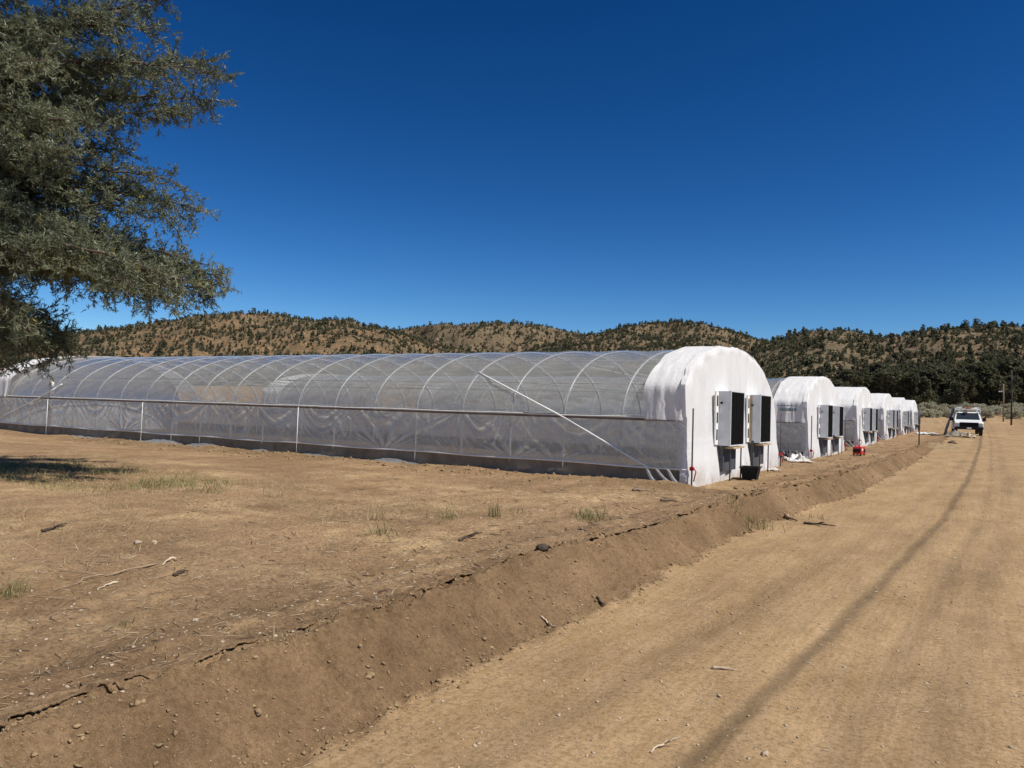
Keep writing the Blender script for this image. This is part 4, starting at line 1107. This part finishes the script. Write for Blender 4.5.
def scatter():
    r = np.random.default_rng(55)
    import bmesh
    bm = bmesh.new(); bmesh.ops.create_icosphere(bm, subdivisions=1, radius=1); ico = np.array([v.co[:] for v in bm.verts]); icf = np.array([[v.index for v in f.verts] for f in bm.faces]); bm.free()
    def lumps(x, y, s, name, label, mat, flat=.7):
        n = len(x); V = ico[None] * (1 + .55 * r.uniform(-1, 1, (n, len(ico), 1))) + .25 * r.uniform(-1, 1, (n, len(ico), 3))
        V = V * np.stack([s * r.uniform(.7, 1.5, n), s * r.uniform(.7, 1.3, n), s * flat * r.uniform(.6, 1.1, n)], 1)[:, None]
        a = r.uniform(0, 6.28, n); c, sn = np.cos(a)[:, None], np.sin(a)[:, None]
        V = np.stack([V[..., 0] * c - V[..., 1] * sn, V[..., 0] * sn + V[..., 1] * c, V[..., 2]], -1)
        V = V + np.stack([x, y, zg(x, y) + s * .2], 1)[:, None]
        Fc = (icf[None] + (np.arange(n) * len(ico))[:, None, None]).reshape(-1, 3)
        tag(obj(name, V.reshape(-1, 3), Fc, M[mat], None, False), label, 'soil', None, 'stuff')
    def ys(n, lo=1.8, hi=40): return lo * (hi / lo) ** r.uniform(0, 1, n)
    y = ys(5200); x = r.uniform(-3.3, 1.6, 5200); lumps(x, y, (.0025 + .007 * r.uniform(0, 1, 5200) ** 4) * (1 + y * .05), 'gravel', 'pale grit and small pebbles strewn over the dirt road', 'stone')
    y = ys(2600, 2, 16); x = crest_x(y) - r.exponential(2.4, 2600); lumps(x, y, (.003 + .009 * r.uniform(0, 1, 2600) ** 4) * (1 + y * .05), 'pebbles', 'small pale pebbles strewn over the bare field', 'stone')
    y = ys(2400, 1.8, 60); x = toe_x(y) + r.normal(0, .07, 2400) + .03; lumps(x, y, (.003 + .014 * r.uniform(0, 1, 2400) ** 6) * (1 + y * .03), 'crumbled_soil', 'loose crumbs of soil along the foot of the bank', 'clod', .8)
    y = ys(2600, 1.8, 60); x = crest_x(y) + r.normal(0, .09, 2600) - .08; lumps(x, y, (.003 + .010 * r.uniform(0, 1, 2600) ** 5) * (1 + y * .03), 'turned_soil', 'broken clods of turned soil along the lip of the bank', 'clod', .8)
    y = ys(2200, 1.8, 30); u_ = r.uniform(0, 1, 2200); x = crest_x(y) + (toe_x(y) - crest_x(y)) * u_; lumps(x, y, (.003 + .013 * r.uniform(0, 1, 2200) ** 6) * (1 + y * .03), 'bank_clods', 'small clods of dug soil on the face of the bank', 'clod', .8)
    y = ys(2600, 5, 60); x = -5.3 + r.uniform(-1, 2.4, 2600); k = y < 16.6; x = np.where(k, -5.5 - r.uniform(0, 24, 2600), x); y = np.where(k, 16.3 + r.normal(0, .45, 2600), y)
    lumps(x, y, .008 + .045 * r.uniform(0, 1, 2600) ** 6, 'loose_soil', 'loose clods of soil around the greenhouse walls', 'clod', .8)
    # straw and twig litter
    def litter(x, y, ln, wd, name, label, mat, lift=.006):
        n = len(x); a = r.uniform(0, PI, n); t = r.normal(0, .12, n); d = np.stack([np.cos(a), np.sin(a), t], 1); s = np.stack([-np.sin(a), np.cos(a), 0 * a], 1)
        c = np.stack([x, y, zg(x, y) + lift], 1); L2 = ln[:, None] / 2; w2 = wd[:, None] / 2; u = np.array([0, 0, 1.])
        kink = s * ln[:, None] * r.normal(0, .08, n)[:, None]
        secs = []
        for f, k in ((-1, 0), (0, 1), (1, 0)):
            for q in (s * w2, u * w2 * 1.3, -s * w2, -u * w2 * .3): secs.append(c + d * L2 * f + kink * k + q)
        V = np.stack(secs, 1).reshape(-1, 3); b = (np.arange(n) * 12)[:, None, None]
        f4 = np.array([[i * 4 + k, i * 4 + (k + 1) % 4, i * 4 + 4 + (k + 1) % 4, i * 4 + 4 + k] for i in range(2) for k in range(4)] + [[3, 2, 1, 0], [8, 9, 10, 11]])
        o = obj(name, V, (f4[None] + b).reshape(-1, 4), M[mat], None, False); tag(o, label, 'litter', None, 'stuff')
    y = ys(420, 1.9, 22); x = r.uniform(-3.2, 1.2, 420); litter(x, y, r.uniform(.015, .06, 420) * (1 + y * .03), .0016 + .0007 * y * r.uniform(.3, 1, 420) ** 2, 'straw_litter', 'scraps of pale straw lying on the dirt road', 'palestick')
    y = ys(800, 2.5, 16); x = crest_x(y) - .3 - r.exponential(3.5, 800); litter(x, y, r.uniform(.03, .12, 800) * (1 + y * .03), .0020 + .0008 * y * r.uniform(.3, 1, 800) ** 2, 'straw_scraps', 'scraps of pale dry straw on the bare field', 'palestick')
    y = ys(700, 2, 18); x = crest_x(y) - .3 - r.exponential(2.4, 700); litter(x, y, r.uniform(.03, .18, 700) * (1 + y * .03), .0025 + .0012 * y * r.uniform(.3, 1, 700) ** 2, 'twig_litter', 'scraps of twig and straw on the bare field', 'stick')
    y = ys(420, 2, 14); x = crest_x(y) - .2 - r.exponential(2.4, 420); litter(x, y, r.uniform(.03, .12, 420) * (1 + y * .03), .003 + .0012 * y * r.uniform(.3, 1, 420) ** 2, 'dark_litter', 'dark rotted bits of bark on the bare field', 'darkstick')
scatter()

def stick(p0, p1, r, mat, label, name='stick', fork=False, lift=.02):
    a = on_ground(*p0); b = on_ground(*p1); d = b - a; n = 11; r *= .8; rr = random.Random(int(p0[0] * 7 + p0[1]))
    pts = []; 
    for i in range(n):
        f = i / (n - 1); q = d * f; q = q + np.array([rr.uniform(-1, 1), rr.uniform(-1, 1), 0]) * np.linalg.norm(d) * .03
        q[2] = float(zg(a[0] + q[0], a[1] + q[1])) - a[2] + r * .7 + lift * math.sin(f * PI) * rr.uniform(.3, 1); pts.append(q)
    mb = MB().tube(pts, [r * (1.1 - .75 * i / (n - 1)) * rr.uniform(.75, 1.25) for i in range(n)], 7)
    if fork:
        m = np.array(pts[n // 2]); e = m + np.array([d[1], -d[0], 0]) * .28 + d * .2; e[2] += .05
        mb.tube([m, (m + e) / 2 + np.array([0, 0, .012]), e], [r * .7, r * .5, r * .3], 6)
    return tag(mb.build(name, M[mat], None, True, tuple(a)), label, 'stick')
stick((712, 670), (735, 672), .016, 'palestick', 'pale barkless stick lying on the road left of the dark wheel track', lift=.01)
stick((650, 755), (676, 742), .008, 'palestick', 'thin pale forked twig at the bottom edge of the road', fork=True)
stick((176, 561), (163, 567), .022, 'palestick', 'short bleached piece of branch on the left part of the field', 'branch', False, .02)
stick((118, 583), (96, 592), .014, 'palestick', 'pale split stick near the thin grey branch on the left field', lift=.01)
stick((160, 566), (50, 592), .012, 'stick', 'long thin grey brown branch lying across the left field', 'branch', True, .03)
stick((174, 577), (188, 573), .024, 'darkstick', 'short dark stick beside the bleached branch on the field')
stick((41, 533), (65, 527), .022, 'darkstick', 'dark crooked stick near the left edge of the field', fork=True)
stick((458, 541), (478, 535), .02, 'darkstick', 'dark stick on the field left of the dark clod', fork=True)
stick((541, 619), (556, 629), .012, 'palestick', 'pale twig at the foot of the bank', fork=True)
stick((597, 598), (605, 607), .016, 'darkstick', 'dark stub leaning at the foot of the bank')
stick((803, 524), (835, 527), .03, 'darkstick', 'longest dark stick lying on the road at the bank foot', fork=True)
stick((786, 517), (797, 522), .045, 'stick', 'short thick brown log stub at the bank foot above the long dark stick')
stick((632, 491), (648, 491.5), .035, 'rail', 'reddish brown board on the soil before the nearest greenhouse corner', 'board')
stick((660, 501.5), (677, 503), .03, 'darkstick', 'dark stick on the soil below the reddish board')

def rock(px, py, s, mat, label, name='stone', seed=0, cat='stone'):
    import bmesh
    g = on_ground(px, py); bm = bmesh.new(); bmesh.ops.create_icosphere(bm, subdivisions=3, radius=1)
    V = np.array([v.co[:] for v in bm.verts]); Fc = np.array([[v.index for v in f.verts] for f in bm.faces]); bm.free()
    d = 1 + .55 * fbm(V[:, 0] * 1.4 + V[:, 2], V[:, 1] * 1.4 - V[:, 2], 900 + seed, 3) + .3 * fbm(V[:, 0] * 5, V[:, 1] * 5 + V[:, 2] * 4, 950 + seed, 2)
    V = V * d[:, None] * np.array([1.25, .9, .65]) * s; V[:, 2] += s * .3
    return tag(obj(name, V, Fc, M[mat], None, False, None, tuple(g), seed * 1.3), label, cat)
rock(765, 755, .022, 'stone', 'pale rounded stone at the bottom of the road, right of the wheel track', seed=1)
rock(719, 697, .016, 'stone', 'small pale stone on the road below the barkless stick', seed=2)
rock(543, 551, .062, 'darkstick', 'largest dark clod sitting on the lip of the bank', 'clod', 3, 'clod')
rock(196, 622, .022, 'stone', 'pale yellowish stone on the field above the bank crack', seed=4)
rock(558, 716, .012, 'stone', 'small tan stone on the road just below the bank foot', seed=5)
rock(369, 681, .03, 'clod', 'round brown clod resting on the face of the bank', 'clod', 6, 'clod')
rock(258, 714, .025, 'clod', 'brown clod low on the left part of the bank face', 'clod', 7, 'clod')
rock(138, 544, .032, 'stone', 'left one of two pale stones on the left field', seed=8)
rock(154, 543, .030, 'stone', 'right one of two pale stones on the left field', seed=9)
rock(951.5, 445, .24, 'darkstick', 'dark lump on the low earth mound left of the pickup', 'clod', 10, 'clod')
def mound():
    g = on_ground(938, 447); n = 60
    U, Vv = np.meshgrid(np.linspace(-1, 1, n), np.linspace(-1, 1, n), indexing='ij')
    e = np.clip(1 - U ** 2 - Vv ** 2, 0, 1)
    Z = .42 * e ** .8 * (.6 + .6 * fbm(U * 2.2, Vv * 2.2, 960, 4)) + .10 * e * fbm(U * 8, Vv * 8, 965, 3) - .08
    tag(obj('earth_mound', np.stack([U * 1.5, Vv * 4.5, Z], -1).reshape(-1, 3), grid_faces(n, n), M['clod'], None, True, None, (g[0], g[1] + 1, g[2] - .02)), 'low mound of lumpy earth between the thin post and the pickup', 'mound')
    r = np.random.default_rng(4)
mound()

# ------------------------------------------------------------------ the near tree
def near_tree():
    r = np.random.default_rng(77)
    K = 1.22; DEP = 13.0 * K
    base = at_depth(-95, 462, DEP); bx, by = base[0], base[1]; bz = float(zg(bx, by))
    root = empty('conifer_tree', (bx, by, bz), 'large grey-green conifer reaching in from the left edge of the photo', 'tree')
    o3 = np.array([bx, by, bz])
    wood = MB()
    tpts = [(0, 0, -.3), (.02, .05, .8), (.10, .02, 2.3), (.05, .12, 4.4), (.15, .05, 6.8), (.10, .1, 9.4), (.2, .0, 12.4)]
    tr = [.45, .38, .34, .29, .22, .14, .03]
    wood.tube(tpts, tr, 12)
    tz = np.array([p[2] for p in tpts]); txy = np.array([p[:2] for p in tpts])
    def trunk_at(z): return np.array([np.interp(z, tz, txy[:, 0]), np.interp(z, tz, txy[:, 1]), z])
    limbs = []
    def limb_to(px, py, dep, z0, wt=1.0, sag=.35):
        e = at_depth(px, py, dep * K) - o3
        limbs.append((trunk_at(1.6 + (z0 - 1.6) * K), e, wt, sag * K))
    # limbs in view, some of them added to fill out the ground shadow
    for a in ((216, 72, 12.6, 6.3), (212, 100, 12.9, 5.9), (205, 60, 13.3, 6.6), (178, 110, 12.4, 5.6),
              (172, -5, 13.2, 7.4), (150, 28, 12.6, 7.0), (165, -60, 13.5, 8.0), (120, 10, 12.0, 7.2), (110, 60, 12.3, 6.4),
              (195, 208, 12.8, 4.8), (168, 178, 12.5, 5.0), (165, 215, 12.2, 4.6), (140, 190, 13.6, 4.9), (120, 150, 12.9, 5.3),
              (222, 278, 12.6, 4.2), (212, 294, 12.8, 4.0), (205, 285, 13.2, 4.1), (180, 300, 12.4, 3.9), (150, 290, 12.9, 3.9), (150, 268, 11.0, 4.2), (140, 284, 15.2, 4.0), (168, 264, 15.0, 4.2), (125, 278, 10.8, 4.1), (180, 280, 11.4, 4.1), (120, 250, 15.4, 4.4), (190, 272, 14.6, 4.2), (200, 262, 12.5, 4.3), (165, 255, 13.5, 4.3),
              (130, 262, 12.0, 4.2), (110, 235, 12.6, 4.5), (85, 200, 12.2, 4.8), (70, 110, 11.8, 5.8), (60, 40, 12.0, 6.8), (30, 150, 11.6, 5.2), (40, 230, 12.2, 4.5),
              (20, 80, 13.8, 6.4), (60, 170, 14.2, 5.0), (100, 95, 14.0, 6.0), (10, 190, 13.5, 4.9), (5, 20, 12.4, 7.2), (90, -30, 12.8, 7.8),
              (68, 352, 12.3, 3.0), (60, 335, 12.8, 3.1), (40, 360, 12.0, 2.9), (20, 345, 12.6, 3.0), (50, 318, 13.0, 3.3), (10, 300, 12.4, 3.4), (5, 365, 12.9, 2.7), (30, 330, 11.8, 3.0),
              (60, 150, 11.0, 5.4), (40, 60, 10.6, 6.6), (75, 235, 11.2, 4.6), (30, 255, 10.8, 4.4), (50, -40, 10.8, 7.8), (20, 320, 11.0, 3.4), (85, 120, 11.2, 5.7), (-10, 200, 11.0, 5.0), (-20, 340, 14.4, 3.0), (5, 270, 14.8, 4.0), (30, 130, 15.0, 5.4), (40, 240, 14.8, 4.4),
              (100, 120, 12.4, 5.7), (130, 90, 12.8, 6.1), (150, 75, 13.2, 6.3), (60, 250, 13.4, 4.3), (40, 20, 13.2, 7.1), (140, -40, 12.6, 7.9), (100, 180, 13.4, 5.1)):
        limb_to(*a)
    # limbs on the sides nobody sees, for the shade
    for k in range(34):
        z0 = r.uniform(3.0, 11.2); a = r.uniform(0, 2 * PI); ln = (6.0 - .38 * max(0, z0 - 3)) * r.uniform(.6, 1)
        dd = np.array([math.cos(a), math.sin(a), r.uniform(-.25, .1)])
        # keep them out of the open sky right of the photographed limbs
        e = trunk_at(z0) + dd * ln
        c = (np.array(e) + o3 - CAM) @ RW; px = CX + F * c[0] / -c[2]
        if px > -10: continue
        limbs.append((trunk_at(z0), e, .55, .3))
    tips = []; tdir = []; twt = []
    for (s, e, wt, sag) in limbs:
        L_ = np.linalg.norm(e - s); n = max(6, int(L_ / .2)); ts = np.linspace(0, 1, n)
        side = np.cross((e - s) / L_, [0, 0, 1.]); side /= np.linalg.norm(side) + 1e-9
        bow = r.uniform(-.12, .12) * L_
        pts = np.array([s + (e - s) * t + np.array([0, 0, 1]) * sag * math.sin(t * PI) * .7 + side * bow * math.sin(t * PI) + r.normal(0, .018, 3) for t in ts])
        wood.tube(pts.tolist(), [max(.006, .08 * (1 - t) ** 1.1 + .008) for t in ts], 6)
        for i in range(int(n * .22), n):
            t = ts[i]; ax = pts[min(i + 1, n - 1)] - pts[max(i - 1, 0)]; ax = ax / np.linalg.norm(ax)
            for q in range(4 if wt > .9 else 2):
                dv = ax * r.uniform(.2, .8) + r.normal(0, .62, 3) * np.array([1, 1, .8]); dv[2] -= .14; dv /= np.linalg.norm(dv)
                l2 = (r.uniform(.25, .62) * (1.05 - .55 * t) + .08) * K
                m = max(3, int(l2 / .08)); p0 = pts[i]
                sp = np.array([p0 + dv * l2 * f + np.array([0, 0, -.14 * l2]) * f * f + r.normal(0, .01, 3) for f in np.linspace(0, 1, m)])
                wood.tube(sp[[0, m // 2, m - 1]].tolist(), [.008, .005, .002], 4, False)
                for k in range(1, m):
                    for w_ in range(2 if wt > .9 else 1):
                        tips.append(sp[k]); d3 = dv * r.uniform(.5, 1) + r.normal(0, .5, 3); d3[2] += .12
                        tdir.append(d3 / np.linalg.norm(d3)); twt.append(wt)
    tips = np.array(tips); tdir = np.array(tdir)
    nT = len(tips)
    # each tip is a short spray of fine needles
    nb = 11; sl = r.uniform(.09, .23, nT)
    clump = r.uniform(0, 1, nT) * .4 + .75 * vn(tips[:, 0] * 2.6 + tips[:, 2] * 2, tips[:, 1] * 2.6 + tips[:, 2] * 1.3, 991) - .08
    clump = np.clip(clump, 0, .92); clump = np.where(r.uniform(0, 1, nT) < .006, 1.0, clump)
    f = r.uniform(.0, 1, (nT, nb)); pos = tips[:, None] + tdir[:, None] * (sl[:, None] * f)[..., None]
    nd = tdir[:, None] * .75 + r.normal(0, .55, (nT, nb, 3)); nd /= np.linalg.norm(nd, axis=2)[..., None]
    ln = r.uniform(.05, .11, (nT, nb))[..., None]; wd = r.uniform(.009, .018, (nT, nb))[..., None]
    sd = np.cross(nd, r.normal(size=(nT, nb, 3))); sd /= np.linalg.norm(sd, axis=2)[..., None] + 1e-9
    V = np.stack([pos - sd * wd * .5, pos + sd * wd * .5, pos + nd * ln * .6 + sd * wd * .5, pos + nd * ln, pos + nd * ln * .6 - sd * wd * .5], 2).reshape(-1, 3)
    Fc = np.arange(len(V)).reshape(-1, 5)
    tint = np.repeat(clump, nb * 5)
    print('tree sprays', nT, 'needles', nT * nb)
    obj('crown', V, Fc, M['needles'], root, False, {'tint': tint})
    wood.build('trunk', M['bark'], root, True)
near_tree()

# ------------------------------------------------------------------ light, sky, camera
SUN_AZ = math.radians(89); SUN_EL = math.radians(55)   # clockwise from +Y
sd = Vector((math.sin(SUN_AZ) * math.cos(SUN_EL), math.cos(SUN_AZ) * math.cos(SUN_EL), math.sin(SUN_EL)))
sun = bpy.data.lights.new('sun', 'SUN'); sun.energy = 4.6; sun.angle = math.radians(.53); sun.color = (1.0, .95, .86)
so = bpy.data.objects.new('sun', sun); COL.objects.link(so); so.rotation_euler = sd.to_track_quat('Z', 'Y').to_euler()

wd = bpy.data.worlds.new('World'); SC.world = wd; wd.use_nodes = True; nt = wd.node_tree; nt.nodes.clear()
sky = nt.nodes.new('ShaderNodeTexSky'); sky.sky_type = 'NISHITA'; sky.sun_disc = False
sky.sun_elevation = SUN_EL; sky.sun_rotation = SUN_AZ; sky.altitude = 1600; sky.air_density = 1.0; sky.dust_density = .15; sky.ozone_density = 3.5
# the phone's deep, saturated rendering of a dry mountain sky
sc_ = nt.nodes.new('ShaderNodeVectorMath'); sc_.operation = 'SCALE'; sc_.inputs['Scale'].default_value = .6; nt.links.new(sky.outputs[0], sc_.inputs[0])
gm = nt.nodes.new('ShaderNodeGamma'); gm.inputs[1].default_value = 1.56; nt.links.new(sc_.outputs[0], gm.inputs[0])
hs_ = nt.nodes.new('ShaderNodeHueSaturation'); hs_.inputs['Saturation'].default_value = 1.14; nt.links.new(gm.outputs[0], hs_.inputs['Color'])
bg = nt.nodes.new('ShaderNodeBackground'); bg.inputs[1].default_value = .066
wo = nt.nodes.new('ShaderNodeOutputWorld'); nt.links.new(hs_.outputs[0], bg.inputs[0]); nt.links.new(bg.outputs[0], wo.inputs[0])

cam = bpy.data.cameras.new('camera'); co = bpy.data.objects.new('camera', cam); COL.objects.link(co); SC.camera = co
cam.sensor_fit = 'HORIZONTAL'; cam.sensor_width = 36; cam.lens = F / 1024 * 36; cam.clip_start = .05; cam.clip_end = 8000
mw = Matrix.Identity(4)
for i in range(3):
    for j in range(3): mw[i][j] = float(RW[i, j])
mw[0][3], mw[1][3], mw[2][3] = map(float, CAM)
co.matrix_world = mw

SC.view_settings.view_transform = 'Standard'; SC.view_settings.look = 'None'; SC.view_settings.exposure = .26; SC.view_settings.gamma = 1
SC.render.engine = 'CYCLES'
SC.cycles.max_bounces = 6; SC.cycles.diffuse_bounces = 3; SC.cycles.glossy_bounces = 2; SC.cycles.transmission_bounces = 3
SC.cycles.transparent_max_bounces = 24; SC.cycles.use_denoising = True; SC.cycles.denoising_prefilter = 'ACCURATE'; SC.cycles.denoising_input_passes = 'RGB_ALBEDO_NORMAL'
